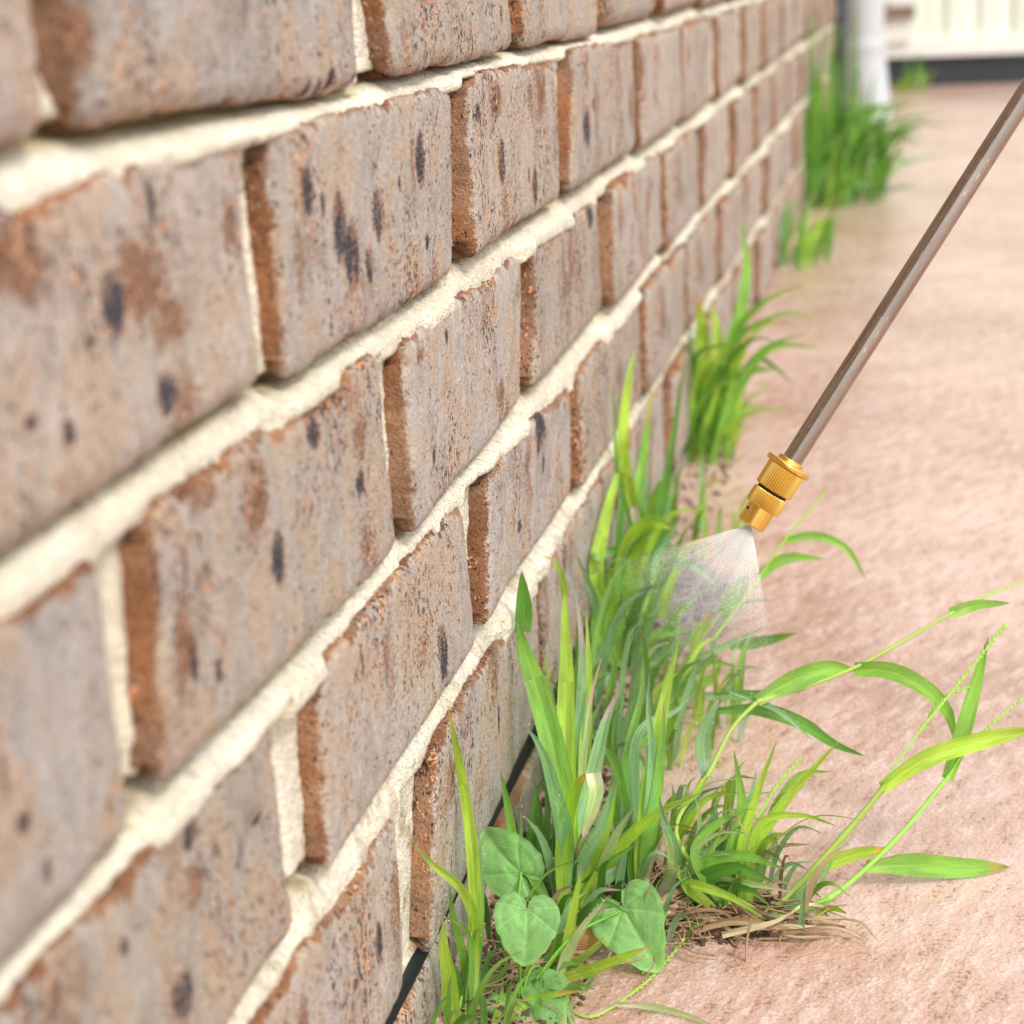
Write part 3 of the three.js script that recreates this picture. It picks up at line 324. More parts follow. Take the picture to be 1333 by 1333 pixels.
// ---------------------------------------------------------------- weeds
// Points in millimetres from each plant's foot: b = blade [tint, width, roll, base ratio, tip power, path], s = stem [tint, width, seeds, -, -, path], h = heart leaf [tint, breadth, roll, -, -, joint and apex]
const PLANTS = {"front_tuft":{"b":[17.9,-33.3,-627.4],"i":[["b",1,5.5,0,0.5,2.2,[-1.7,0.0,-6.9,-6.8,2.3,-27.6,-5.0,33.8,-36.9,-7.6,65.0,-46.2,-11.4,93.2,-50.2,-11.2,130.9,-34.6]],["b",2,3.9,0,0.5,2.2,[-0.9,0.0,-6.9,-3.5,13.7,-27.6,-3.4,42.3,-41.7,-5.8,64.8,-52.6]],["b",1,4.0,0,0.3,2.2,[-0.7,0.0,-6.9,-2.8,26.5,-27.6,-1.3,49.1,-16.2,-3.7,63.1,-8.1,-10.0,75.9,1.5,-11.4,98.2,24.4]],["b",1,6.0,0,0.9,2.2,[-1.9,0.0,-1.2,-7.6,1.8,-4.6,-10.0,21.0,-8.2,-10.6,36.9,-5.2,-9.1,50.4,-2.6]],["b",0,3.9,0,0.5,2.2,[-1.5,0.0,-5.7,-5.8,9.1,-22.6,-9.3,24.2,-26.3,-11.5,38.0,-25.2,-11.2,56.6,-20.6]],["b",0,2.2,0,0.3,2.2,[-1.0,0.0,-5.7,-4.0,29.2,-22.6,-5.4,42.6,-12.8,-10.0,52.0,-2.6]],["b",0,2.2,0,0.3,2.2,[-1.3,0.0,-6.9,-5.1,20.8,-27.6,-0.9,34.0,-24.2,3.4,32.7,-22.6]],["b",3,2.9,0,0.5,2.2,[-1.6,0.0,-3.4,-6.5,3.5,-13.6,-8.0,17.3,-14.7,-10.5,27.3,-12.6]],["s",6,1.3,0,0,0,[0.0,0.0,0.0,-5.2,3.7,-13.6,-4.6,18.3,-22.7,-4.3,35.4,-27.6]],["s",6,1.3,0,0,0,[0.0,0.0,0.0,-6.9,2.3,-9.6,-7.2,10.2,-17.6,-10.0,18.3,-17.6]],["b",0,3.3,0,0.5,2.2,[0.3,0.0,-6.9,1.0,3.0,-27.6,8.1,12.2,-35.0,6.0,16.0,-37.6]],["b",3,3.0,0,0.5,2.2,[-0.3,0.0,-6.9,-1.2,6.5,-27.6,1.0,15.8,-37.3,7.2,16.1,-42.6]]]},"heart_weed":{"b":[33.4,-32.7,-653.8],"i":[["h",7,1.14,0.0,0,0,[5.1,44.1,1.8,6.9,30.0,17.8]],["s",3,1.3,0,0,0,[0.0,0.0,0.0,2.5,32.1,4.9,5.1,44.1,1.8]],["h",7,0.86,0.25,0,0,[-4.9,43.0,-31.2,-27.0,57.8,-38.2]],["s",3,1.3,0,0,0,[0.0,0.0,0.0,-2.4,31.5,-11.6,-4.9,43.0,-31.2]],["h",7,0.95,-0.15,0,0,[37.9,23.0,-41.2,53.1,11.4,-18.2]],["s",3,1.3,0,0,0,[0.0,0.0,0.0,18.9,21.5,-16.6,37.9,23.0,-41.2]],["h",3,1.1,0.2,0,0,[-0.2,1.9,1.8,15.8,2.7,30.8]],["s",3,1.3,0,0,0,[0.0,0.0,0.0,-0.1,10.9,4.9,-0.2,1.9,1.8]],["h",3,1.0,0.2,0,0,[7.2,3.4,-20.2,18.9,2.1,-15.2]],["s",3,1.3,0,0,0,[0.0,0.0,0.0,3.6,11.7,-6.1,7.2,3.4,-20.2]]]},"wide_clump":{"b":[36.5,-31.2,-721.4],"i":[["b",0,9.1,0,0.6,6,[0.0,0.0,-5.9,0.1,28.8,-23.6,-7.7,58.5,-42.7,-18.2,84.2,-59.3,-27.5,102.7,-71.3,-30.0,117.4,-70.6]],["b",3,6.7,0,0.9,2.2,[-29.5,108.9,-78.6,-28.2,121.6,-78.6,-28.5,139.9,-78.6]],["b",1,7.5,0,0.5,4,[0.1,0.0,-5.9,0.2,32.7,-23.6,-5.6,64.7,-55.6,-9.3,93.2,-82.4,-14.5,122.6,-108.6]],["b",1,3.3,0,0.8,2.2,[-14.0,115.4,-108.6,-12.7,133.1,-94.2,-14.3,143.1,-85.1,-17.6,147.9,-78.6]],["b",2,5.6,0,0.5,2.2,[1.1,0.0,-7.1,4.3,30.5,-28.6,-0.8,54.9,-60.2,-3.0,76.1,-85.6,-6.4,95.7,-107.8,-13.2,114.5,-128.6]],["b",1,5.7,0,0.5,2.2,[1.6,0.0,-7.1,6.2,34.5,-28.6,1.7,59.7,-67.8,-1.4,79.9,-96.4,-7.6,104.4,-128.6]],["b",4,3.0,0,0.7,2.2,[1.4,0.0,-12.1,5.4,64.4,-48.6,3.9,79.5,-78.1,5.5,90.3,-98.6]],["b",2,8.3,0,0.5,2.2,[1.3,0.0,-5.9,5.2,29.1,-23.6,10.0,52.2,-41.4,13.8,73.0,-56.8,20.0,88.0,-68.6]],["b",2,7.2,0,0.5,2.2,[0.3,0.0,-3.4,1.4,30.0,-13.6,-1.2,59.9,-7.1,-5.4,82.6,-1.9,-11.1,95.3,1.4]],["b",1,5.9,0,0.5,6,[0.2,0.0,-3.4,0.8,33.8,-13.6,5.7,54.7,-10.8,11.4,66.4,-9.2,15.1,69.2,-8.6]],["b",4,5.8,0,1,2.2,[16.5,69.2,-8.6,18.4,62.3,-4.5,16.6,53.4,0.7,13.5,44.0,6.4]],["b",2,5.3,0,0.5,2.2,[1.5,0.0,-3.4,5.8,14.7,-13.6,17.7,39.5,-16.1,25.5,64.4,-18.6]],["b",4,5.2,0,0.5,2.2,[3.8,0.0,-3.4,15.0,11.4,-13.6,24.9,36.8,-10.7,35.2,54.5,-8.6]],["b",1,4.6,0,0.5,2.2,[2.1,0.0,-3.4,8.6,10.9,-13.6,18.7,33.1,-21.3,23.5,55.0,-28.6]],["b",0,5.0,0,0.5,2.2,[-3.1,0.0,-3.4,-12.5,9.4,-13.6,-23.1,23.9,-18.5,-27.9,44.3,-24.3,-30.4,61.6,-24.6]],["b",0,2.5,0,0.5,2.2,[-4.0,0.0,-3.4,-16.0,13.1,-13.6,-20.5,23.4,-19.7,-22.4,39.4,-28.6]],["b",2,4.2,0,0.5,2.2,[-1.1,0.0,-3.4,-4.5,10.0,-13.6,-6.0,28.8,-7.3,-9.4,42.7,-2.2,-13.9,51.1,1.4]],["b",3,3.0,0,0.5,2.2,[-3.0,0.0,-8.4,-11.9,19.0,-33.6,-15.7,27.8,-55.9,-22.7,37.3,-78.6]],["b",3,3.0,0,0.5,2.2,[-3.7,0.0,-8.4,-14.8,18.8,-33.6,-19.5,24.6,-55.8,-27.3,30.8,-78.6]],["b",3,3.0,0,0.5,2.2,[-2.2,0.0,-8.4,-8.8,21.2,-33.6,-12.4,27.0,-56.0,-19.0,33.4,-78.6]],["b",3,3.0,0,0.5,2.2,[-4.3,0.0,-8.4,-17.2,14.6,-33.6,-17.7,19.3,-56.4,-20.9,25.0,-78.6]],["b",3,3.0,0,0.5,2.2,[-1.7,0.0,-8.4,-6.7,27.3,-33.6,-8.9,35.3,-56.1,-13.9,44.0,-78.6]],["b",3,3.0,0,0.5,2.2,[-0.0,0.0,-8.4,-0.0,19.8,-33.6,-1.8,28.6,-56.1,-6.5,38.2,-78.6]],["b",3,3.0,0,0.5,2.2,[-5.1,0.0,-8.4,-20.4,10.3,-33.6,-21.4,13.9,-56.4,-25.1,18.4,-78.6]],["b",0,4.1,0,0.5,2.2,[-2.6,0.0,-0.9,-10.5,7.1,-3.6,-17.4,25.4,10.0,-24.7,38.5,21.4]],["b",0,3.5,0,0.5,2.2,[0.9,0.0,-3.4,3.6,2.7,-13.6,20.9,23.0,-10.9,37.5,36.9,-8.6]],["b",2,5.1,0,0.5,2.2,[2.9,0.0,-4.9,11.5,4.0,-19.6,19.7,8.0,-35.8,26.3,36.5,-68.6]],["b",1,5.5,0,0.4,2.2,[5.1,0.0,-3.4,20.4,21.6,-13.6,34.4,39.9,-13.6,48.6,51.4,-13.6,64.0,59.9,-13.6]]]},"upright_tuft":{"b":[72.5,-30.8,-740.0],"i":[["b",1,7.5,0,0.7,2.2,[-0.2,0.0,-1.2,-1.0,18.9,-5.0,0.6,43.0,-19.9,2.3,59.8,-30.2,5.5,84.6,-45.3,10.9,109.0,-60.0]],["b",0,5.4,0,0.7,2.2,[0.3,0.0,-1.2,1.3,23.0,-5.0,4.9,50.5,-21.0,5.8,72.2,-33.3,5.5,84.1,-40.0]],["b",2,4.3,0,0.5,2.2,[0.4,0.0,-3.7,1.6,41.5,-15.0,1.1,63.8,-29.7,-2.0,80.4,-40.5,-2.6,95.2,-50.0]],["b",0,6.4,0,0.8,2.2,[-1.0,0.0,-1.2,-4.1,10.9,-5.0,-2.6,32.2,-17.5,-1.8,53.8,-30.0]],["b",2,4.4,0,0.5,2.2,[4.0,0.0,1.3,16.2,25.3,5.0,12.0,53.2,15.7,11.6,64.5,20.0]],["b",4,4.1,0,0.5,2.2,[3.8,0.0,2.5,15.0,20.1,10.0,14.9,39.7,18.4,12.7,54.1,25.0]],["b",0,5.1,0,0.5,2.2,[-5.8,0.0,-15.0,-23.1,22.4,-60.0,-20.2,25.5,-89.6,-28.2,30.8,-120.0]],["b",2,5.5,0,0.5,2.2,[-3.9,0.0,-15.0,-15.7,14.6,-60.0,-10.5,23.1,-82.3,-24.7,31.3,-106.5,-37.5,17.2,-120.0]],["b",0,4.7,0,0.5,2.2,[-5.7,0.0,-15.0,-22.9,30.7,-60.0,-9.7,44.0,-101.4,-26.6,43.9,-120.0]],["b",3,4.7,0,0.5,2.2,[-2.9,0.0,-15.0,-11.8,19.0,-60.0,-8.6,25.4,-91.1,-0.8,30.0,-120.0]],["b",0,4.3,0,0.5,2.2,[-5.6,0.0,-15.0,-22.5,43.0,-60.0,-39.4,45.1,-90.8,-38.4,51.9,-120.0]],["b",2,4.6,0,0.5,2.2,[-2.7,0.0,-15.0,-10.8,55.8,-60.0,2.7,54.5,-98.0,9.7,56.2,-120.0]],["b",3,3.9,0,0.5,2.2,[-5.3,0.0,-15.0,-21.1,26.7,-60.0,-28.2,44.2,-94.0,-27.3,58.8,-120.0]],["b",0,4.7,0,0.5,2.2,[-4.2,0.0,-15.0,-16.9,39.2,-60.0,-14.9,63.2,-100.2,-16.5,76.2,-120.0]]]},"low_sprig":{"b":[44.5,-32.5,-661.3],"i":[["b",1,4.5,0,0.35,2.2,[-3.3,0.0,5.8,-13.3,2.1,23.3,-5.8,3.0,12.9,5.3,8.6,14.5,17.4,12.1,16.3]],["b",1,4.2,0,0.6,2.2,[1.3,0.0,-1.7,5.1,11.9,-6.7,9.2,33.1,-8.7,13.6,54.6,-10.7]],["b",4,3.9,0,0.6,2.2,[1.5,0.0,-1.7,5.9,13.8,-6.7,13.3,26.9,-8.7,22.5,39.1,-10.7]],["b",1,3.3,0,0.6,2.2,[0.7,0.0,-1.7,2.9,6.2,-6.7,13.9,14.5,-6.7,24.1,25.9,-6.7]],["b",1,4.8,0,0.5,2.2,[1.0,0.0,-0.9,4.1,3.7,-3.7,21.8,14.3,0.5,44.4,29.2,6.3]],["b",1,1.6,0,0.5,2.2,[1.3,0.0,-1.7,5.3,6.8,-6.7,16.9,16.9,-5.0,24.6,25.1,-3.7]],["b",0,2.3,0,0.6,2.2,[3.1,0.0,0.3,12.3,1.9,1.3,15.6,1.7,-9.3,19.5,4.2,-15.7]],["b",4,3.2,0,0.9,2.2,[2.2,0.0,2.6,8.8,3.4,10.3,11.8,1.4,16.0,17.1,3.0,33.3]],["b",1,2.6,0,0.5,2.2,[-16.3,3.0,38.3,-18.7,2.2,11.2,-19.8,7.1,1.3]],["b",2,2.3,0,0.6,2.2,[-1.9,0.0,-2.9,-7.7,3.5,-11.7,-1.1,2.6,-9.1,0.4,2.3,1.3]],["b",1,2.6,0,0.5,2.2,[-2.8,0.0,2.3,-11.2,3.5,9.3,-5.2,6.4,-0.8,4.6,18.0,-3.7]],["s",6,1.3,1,0,0,[0.0,0.0,0.0,19.7,1.3,18.3,36.8,2.0,-5.2,45.8,2.2,-29.3,52.0,7.8,-38.7]],["s",6,1.0,0,0,0,[37.0,2.1,-16.7,40.3,8.9,-31.2,45.6,22.8,-33.7]],["b",4,2.5,0,0.6,2.2,[29.6,3.5,10.3,45.6,3.2,9.8,62.0,2.2,13.4,74.7,2.1,20.3]]]},"sprawling_grass":{"b":[119.4,-31.0,-730.6],"i":[["b",0,5.6,0,0.6,2.2,[-1.6,0.0,-2.3,-6.2,24.6,-9.4,-1.9,46.4,-16.2,-6.2,72.7,-24.4]],["b",1,4.2,0,0.7,2.2,[-0.3,0.0,-2.3,-1.3,30.7,-9.4,4.5,53.0,-19.0,13.0,76.4,-29.4]],["b",2,4.9,0,0.5,2.2,[-1.0,0.0,-3.6,-4.0,26.0,-14.4,0.1,42.7,-28.1,2.6,56.8,-39.4]],["b",1,5.2,0,0.6,2.2,[-0.2,0.0,-2.3,-0.7,23.1,-9.4,16.5,50.0,-18.9,39.7,76.3,-29.4]],["b",1,3.8,0,0.6,2.2,[1.6,0.0,-3.6,6.6,41.3,-14.4,23.5,45.4,-16.8,41.1,39.5,-19.4]],["b",2,4.9,0,0.5,2.2,[-0.1,0.0,-3.6,-0.5,30.1,-14.4,12.5,41.1,-25.0,18.5,45.1,-29.4]],["b",0,4.5,0,0.5,2.2,[-5.5,0.0,-1.1,-21.9,30.0,-4.4,-13.8,40.8,-10.6,4.4,47.9,-19.4]],["b",0,6.2,0,0.5,2.2,[-6.0,0.0,-1.1,-23.8,18.3,-4.4,-2.6,31.0,-1.9,19.4,27.0,0.6]],["b",3,6.8,0,0.5,2.2,[-5.6,0.0,-1.1,-22.2,11.4,-4.4,-3.9,27.4,3.0,15.4,25.2,10.6]],["b",1,4.4,0,0.5,2.2,[-6.4,0.0,0.2,-25.7,16.2,0.6,-6.9,16.4,7.7,11.1,10.3,15.6]],["b",3,3.8,0,0.5,2.2,[-3.4,0.0,-1.1,-13.5,12.1,-4.4,2.9,17.6,3.7,13.7,13.1,10.6]],["b",4,3.4,0,0.5,2.2,[-3.4,0.0,-1.1,-13.5,14.4,-4.4,6.1,18.7,0.9,22.4,18.6,5.6]],["b",0,3.5,0,0.5,2.2,[-5.9,0.0,-1.1,-23.8,22.1,-4.4,-13.7,32.0,-9.0,-0.3,41.6,-14.4]],["b",1,3.1,0,0.5,2.2,[-5.5,0.0,-1.1,-22.2,14.5,-4.4,-15.0,30.4,-4.4,-7.8,46.1,-4.4]],["b",2,3.1,0,0.5,2.2,[-6.8,0.0,-1.1,-27.3,18.0,-4.4,-22.0,26.1,-4.4,-11.4,35.2,-4.4]],["b",4,2.8,0,0.5,2.2,[-5.9,0.0,-1.1,-23.7,26.0,-4.4,-11.4,40.2,-4.4,2.4,41.1,-4.4]],["b",0,2.8,0,0.5,2.2,[-4.7,0.0,-1.1,-18.7,14.8,-4.4,-6.4,23.4,-4.4,5.7,35.6,-4.4]],["b",1,3.1,0,0.5,2.2,[-7.7,0.0,-1.1,-30.8,21.6,-4.4,-32.2,36.9,-4.4,-36.4,51.9,-4.4]],["b",0,3.1,0,0.5,2.2,[-3.8,0.0,-1.1,-15.2,11.2,-4.4,-3.0,16.7,-4.4,10.8,29.1,-4.4]],["b",3,2.8,0,0.5,2.2,[-7.8,0.0,-1.1,-31.1,8.0,-4.4,-18.8,5.1,-4.4,-3.2,5.1,-4.4]],["b",0,2.8,0,0.5,2.2,[-5.1,0.0,-1.1,-20.6,6.9,-4.4,-6.6,4.0,-4.4,5.8,3.3,-0.4]],["s",6,2.8,0,0,0,[0.0,0.0,0.0,13.7,2.8,-9.4,33.5,21.8,-21.6,49.4,38.6,-31.8,60.7,51.7,-39.4]],["s",6,2.1,0,0,0,[0.0,0.0,0.0,16.7,3.5,-14.4,36.6,21.3,-27.5,59.9,47.0,-44.4]],["b",1,6.7,0,0.7,6,[59.4,50.1,-39.4,76.8,60.7,-48.2,97.9,66.1,-57.5,126.4,70.0,-69.4]],["s",0,1.1,1,0,0,[60.6,52.0,-44.4,76.5,70.7,-62.0,91.8,86.2,-77.2,114.3,109.7,-99.4]],["s",0,2.4,0,0,0,[0.0,0.0,0.0,24.4,3.3,-4.4,39.1,7.6,-14.8,53.9,16.7,-26.8,67.9,27.6,-39.1,89.1,48.6,-59.4]],["b",0,6.5,0,0.7,2.2,[88.4,47.0,-59.4,96.7,70.5,-76.5,106.4,103.2,-99.4]],["s",0,1.1,1,0,0,[88.1,47.0,-59.4,98.2,60.2,-69.2,111.3,70.3,-78.7,127.0,80.9,-89.4]],["s",0,1.1,1,0,0,[76.5,66.8,-69.4,85.0,79.6,-74.6,97.8,85.6,-79.4]],["b",0,8.5,0,0.5,4,[53.0,12.6,-34.4,70.9,11.1,-41.3,93.4,6.6,-50.0,118.2,3.8,-59.4]],["b",1,4.9,0,0.6,4,[30.6,14.7,-24.4,46.9,20.6,-29.5,63.2,22.7,-34.4]],["s",0,2.1,0,0,0,[0.0,0.0,0.0,17.5,2.0,-4.4,27.6,5.3,-6.9,37.7,8.5,-9.4]],["b",2,4.9,0,0.5,2.2,[5.9,0.0,-3.6,23.7,4.8,-14.4,33.6,13.8,-20.7,38.5,19.9,-24.4]],["s",6,2.5,0,0,0,[0.0,0.0,0.0,-31.9,33.9,-14.4,-19.7,53.0,-38.3,-9.8,69.5,-57.6,-0.0,77.1,-69.4]],["b",2,6.4,0,0.6,2.2,[-20.9,50.5,-39.4,-22.3,68.8,-44.3,-15.5,87.0,-49.4]],["s",6,2.2,0,0,0,[-0.0,77.1,-69.4,22.4,80.3,-84.2,45.2,85.2,-99.2,68.4,94.2,-115.3,88.6,102.9,-129.4]],["s",0,1.1,1,0,0,[88.6,102.9,-129.4,106.6,108.2,-143.2,129.1,112.6,-159.4]],["b",0,7.4,0,0.6,4,[-0.0,77.9,-69.4,15.4,83.9,-80.5,31.1,87.1,-90.8,45.2,83.5,-99.4]],["b",0,6.6,0,0.8,4,[44.1,83.9,-99.4,61.6,85.0,-95.4,79.0,78.1,-90.8,88.4,68.2,-87.5,91.9,55.5,-84.4]],["b",0,4.9,0,0.9,2.2,[89.0,103.0,-129.4,101.0,106.2,-133.8,117.6,105.9,-139.4]],["b",3,6.4,0,0.4,2.2,[-20.7,63.4,-89.4,-0.4,63.6,-92.1,19.8,56.1,-94.9,34.5,45.3,-97.2,50.0,38.2,-99.4]],["b",2,2.6,0,0.4,2.2,[-12.7,82.0,-69.4,8.6,71.5,-74.4,26.4,53.5,-79.4]],["b",3,4.6,0,0.4,2.2,[-24.9,63.1,-109.4,-4.8,60.2,-118.5,19.3,59.8,-129.4]],["b",1,2.8,0,0.5,2.2,[-19.9,54.0,-34.4,-24.5,47.4,-27.2,-32.4,43.0,-19.4]],["s",0,1.1,1,0,0,[4.4,41.4,-19.4,13.9,54.5,-30.7,23.0,63.3,-39.4]]]},"misted_grass":{"b":[43.4,-25.0,-1003.3],"i":[["s",6,2.7,0,0,0,[0.0,0.0,0.0,11.7,9.8,23.3,27.9,35.3,23.3,39.2,51.2,23.3]],["b",0,7.9,0,0.6,5,[38.3,48.9,23.3,45.9,60.8,23.3,54.4,73.5,23.3]],["b",1,5.8,0,0.6,2.2,[21.0,26.9,23.3,28.0,41.4,23.3,33.0,52.4,23.3]],["b",3,5.9,0,0.5,2.2,[41.1,21.5,3.3,61.4,26.1,3.3,80.6,31.6,3.3]],["b",2,4.1,0,0.5,2.2,[4.5,0.0,0.8,18.2,10.9,3.3,41.1,23.5,3.3,63.7,35.3,3.3]],["b",0,5.5,0,0.7,2.2,[54.3,54.7,-26.7,69.6,63.9,-35.4,93.9,60.8,-46.7]],["s",6,1.8,0,0,0,[32.1,27.0,3.3,50.8,49.8,-15.5,69.6,75.0,-35.3,93.2,100.3,-56.7]],["b",0,4.6,0,0.7,2.2,[68.6,74.5,-36.7,87.3,76.4,-43.0,104.3,68.1,-49.0,117.8,44.9,-56.7]],["b",2,5.1,0,0.6,2.2,[-6.5,52.2,-46.7,13.8,58.3,-37.4,31.2,47.7,-26.7]],["b",0,6.8,0,0.5,2.2,[-2.4,0.0,0.8,-9.6,5.8,3.3,-4.5,25.6,3.3,20.8,31.4,3.3]],["b",2,5.9,0,0.5,2.2,[-2.4,0.0,0.8,-9.6,5.8,3.3,9.2,21.3,3.3,9.6,40.6,3.3]],["b",0,6.2,0,0.5,2.2,[4.4,0.0,8.3,17.4,4.5,33.3,35.4,14.8,33.3,40.0,29.2,33.3]],["b",2,5.3,0,0.5,2.2,[3.2,0.0,8.3,13.0,4.3,33.3,30.8,2.7,33.3,48.6,8.3,33.3]]]},"bent_clump":{"b":[11.5,-23.9,-1055.6],"i":[["b",0,10.3,0,0.5,2.2,[-1.3,0.0,0.9,-5.2,3.7,3.6,12.7,25.3,4.9,30.7,55.6,15.7,44.3,83.4,25.6]],["b",1,13.9,0,0.5,4,[-0.1,0.0,-1.1,-0.5,8.7,-4.4,4.8,50.0,11.7,13.4,75.9,22.5,25.1,88.0,29.3,37.9,86.4,35.6]],["b",1,7.6,0,0.8,2.2,[-1.2,0.0,14.9,-4.8,65.8,59.6,-5.4,82.6,29.6,-4.9,97.2,-3.3,-5.4,108.6,-52.4]],["b",3,6.1,0,0.8,2.2,[-5.0,75.5,61.6,-2.2,63.8,10.2,14.0,65.9,15.6]],["b",0,8.3,0,0.5,4,[-1.3,0.0,13.9,-5.1,23.3,55.6,-4.9,49.8,40.9,-4.9,73.3,67.6]],["b",2,5.4,0,0.5,2.2,[-1.3,0.0,8.4,-5.3,20.0,33.6,-5.0,59.1,74.6,-5.0,95.0,115.6]],["b",2,9.1,0,0.5,2.2,[-0.6,0.0,-11.1,-2.6,23.0,-44.4,-2.0,53.2,-65.2,-5.0,84.0,-76.4]],["b",3,6.8,0,0.5,2.2,[-1.4,0.0,-5.1,-5.4,31.2,-20.4,-5.0,65.8,-24.4,-5.2,94.4,-48.4]],["b",3,6.0,0,0.5,2.2,[3.1,0.0,-11.1,12.4,18.2,-44.4,14.5,47.2,-68.8,15.8,66.2,-84.4]],["b",2,6.4,0,0.5,2.2,[1.4,0.0,-6.1,5.5,19.8,-24.4,19.3,47.4,-35.8,30.9,68.1,-44.4]],["b",0,6.0,0,0.5,2.2,[1.0,0.0,13.9,3.8,8.9,55.6,-4.9,28.2,55.6,5.2,52.8,55.6]],["b",2,6.1,0,0.5,2.2,[-0.3,0.0,26.4,-1.1,9.3,105.6,6.5,37.8,105.6,20.4,56.9,105.6]],["b",0,5.7,0,0.5,2.2,[1.9,0.0,26.4,7.5,0.1,105.6,12.9,28.7,105.6,9.4,56.5,105.6]]]},"tall_blades":{"b":[8.0,-20.7,-1199.1],"i":[["b",1,8.5,0,0.7,2.2,[-0.4,0.0,23.8,-1.4,101.5,95.1,-1.6,126.3,89.3,-1.9,148.3,62.4,-1.9,163.2,31.1]],["b",0,3.3,0,0.8,2.2,[-0.4,0.0,30.8,-1.4,109.0,123.1,-1.4,136.4,123.9,-1.9,166.2,127.1]],["b",0,6.8,0,0.7,2.2,[-0.5,0.0,10.8,-1.9,55.2,43.1,-1.9,84.1,10.7,-1.9,127.9,-38.9]],["b",3,5.0,0,0.6,2.2,[0.7,0.0,-5.2,2.9,33.5,-20.9,8.8,69.8,-43.2,13.4,111.8,-68.3,16.1,133.4,-80.9]],["b",3,7.7,0,0.5,2.2,[1.2,0.0,-5.2,4.9,24.9,-20.9,6.5,54.4,-37.1,11.8,79.2,-50.9]],["b",2,6.4,0,0.5,2.2,[-0.4,0.0,-0.2,-1.5,25.3,-0.9,-1.5,56.8,11.1,-0.2,75.5,-0.9]]]},"leaning_clump":{"b":[11.0,-14.4,-1485.7],"i":[["b",0,11.1,0,0.8,2.2,[4.2,0.0,-3.6,16.9,68.9,-14.3,27.9,116.8,-38.6,31.0,153.1,-56.4,23.1,189.9,-74.3]],["b",0,7.6,0,0.5,2.2,[5.1,0.0,-3.6,20.4,88.6,-14.3,44.1,122.8,-5.1,66.7,136.5,1.0,85.7,143.5,5.7]],["b",0,6.2,0,0.5,2.2,[5.6,0.0,1.4,22.6,89.5,5.7,48.9,113.6,13.7,80.6,122.5,21.5,94.4,112.5,25.7]],["b",1,14.4,0,0.8,2.2,[-0.8,0.0,-3.6,-3.2,28.7,-14.3,-4.8,84.6,-34.3,-4.7,136.2,-4.3]],["b",1,13.2,0,0.8,2.2,[1.7,0.0,-3.6,6.7,35.5,-14.3,7.4,82.8,-42.7,-1.2,118.9,-64.3]],["b",0,5.0,0,0.5,2.2,[4.5,0.0,6.4,18.1,64.7,25.7,47.6,79.9,36.1,76.2,78.9,45.7]],["b",3,5.6,0,0.5,2.2,[6.2,0.0,6.4,24.7,84.0,25.7,51.1,105.8,38.7,67.0,100.9,45.7]],["b",1,9.0,0,0.5,2.2,[3.9,0.0,1.4,15.5,33.7,5.7,24.4,70.9,-5.0,36.6,101.7,-14.3]]]}};
const leafMap = (() => { // lengthwise veins, pale midrib, blotches
  const W = 128, Hh = 512, d = new Uint8Array(W * Hh * 4), b = new Uint8Array(W * Hh * 4);
  for (let j = 0; j < Hh; j++) for (let i = 0; i < W; i++) {
    const x = (i + 0.5) / W, n = samp(NA, i * 2 + 60, j * 1.2), n2 = samp(NC, i * 6, j * 0.35 + 70), f = samp(NF, i * 3, j * 3);
    const vein = 0.5 + 0.5 * Math.cos(x * Math.PI * 2 * 11), mid = Math.exp(-Math.pow((x - 0.5) / 0.035, 2));
    let v = 0.90 + (n - 0.5) * 0.45 + (n2 - 0.5) * 0.3 + (f - 0.5) * 0.14 + vein * 0.06 + mid * 0.12;
    const yel = sstep(0.55, 0.75, n) * 0.12, o = (j * W + i) * 4;
    d[o] = clamp(v + yel + mid * 0.06) * 255; d[o + 1] = clamp(v + yel * 0.4) * 255; d[o + 2] = clamp(v * 0.96) * 255; d[o + 3] = 255;
    b[o] = b[o + 1] = b[o + 2] = clamp(0.4 + vein * 0.25 - mid * 0.3 + (f - 0.5) * 0.3) * 255; b[o + 3] = 255;
  }
  return [colourTexture(W, Hh, d), colourTexture(W, Hh, b, false)];
})();
const heartMap = (() => { // radiating net of pale veins; v runs out from the joint, u round it
  const T = 512, d = new Uint8Array(T * T * 4), b = new Uint8Array(T * T * 4);
  for (let j = 0; j < T; j++) for (let i = 0; i < T; i++) {
    const u = (i + 0.5) / T, v = (j + 0.5) / T, n = samp(NA, i * 1.5, j * 1.5), n2 = samp(NC, i * 3, j * 3), f = samp(NF, i * 2, j * 2);
    let m = 0; for (const c of [0.5, 0.36, 0.64, 0.23, 0.77, 0.1, 0.9]) { const w = (u - c - (u - 0.5) * 0.04 * v) * (0.25 + v); m = Math.max(m, Math.exp(-Math.pow(w / (c === 0.5 ? 0.011 : 0.007), 2)) * (1 - v * 0.55)); }
    const net = sstep(0.035, 0.0, Math.abs(n2 - 0.5)) * 0.12, val = 0.88 + (n - 0.5) * 0.4 + (f - 0.5) * 0.22 + m * 0.12 + net, o = (j * T + i) * 4;
    d[o] = clamp(val + m * 0.08) * 255; d[o + 1] = clamp(val) * 255; d[o + 2] = clamp(val + m * 0.06) * 255; d[o + 3] = 255;
    b[o] = b[o + 1] = b[o + 2] = clamp(0.5 + (f - 0.5) * 0.5 - m * 0.4 - net * 2) * 255; b[o + 3] = 255;
  }
  return [colourTexture(T, T, d), colourTexture(T, T, b, false)];
})();
const TINT = [[0.32, 0.68, 0.08], [0.56, 0.86, 0.07], [0.40, 0.74, 0.34], [0.16, 0.44, 0.04], [0.66, 0.84, 0.34], [0.62, 0.46, 0.26], [0.36, 0.52, 0.09], [0.40, 0.86, 0.24]];
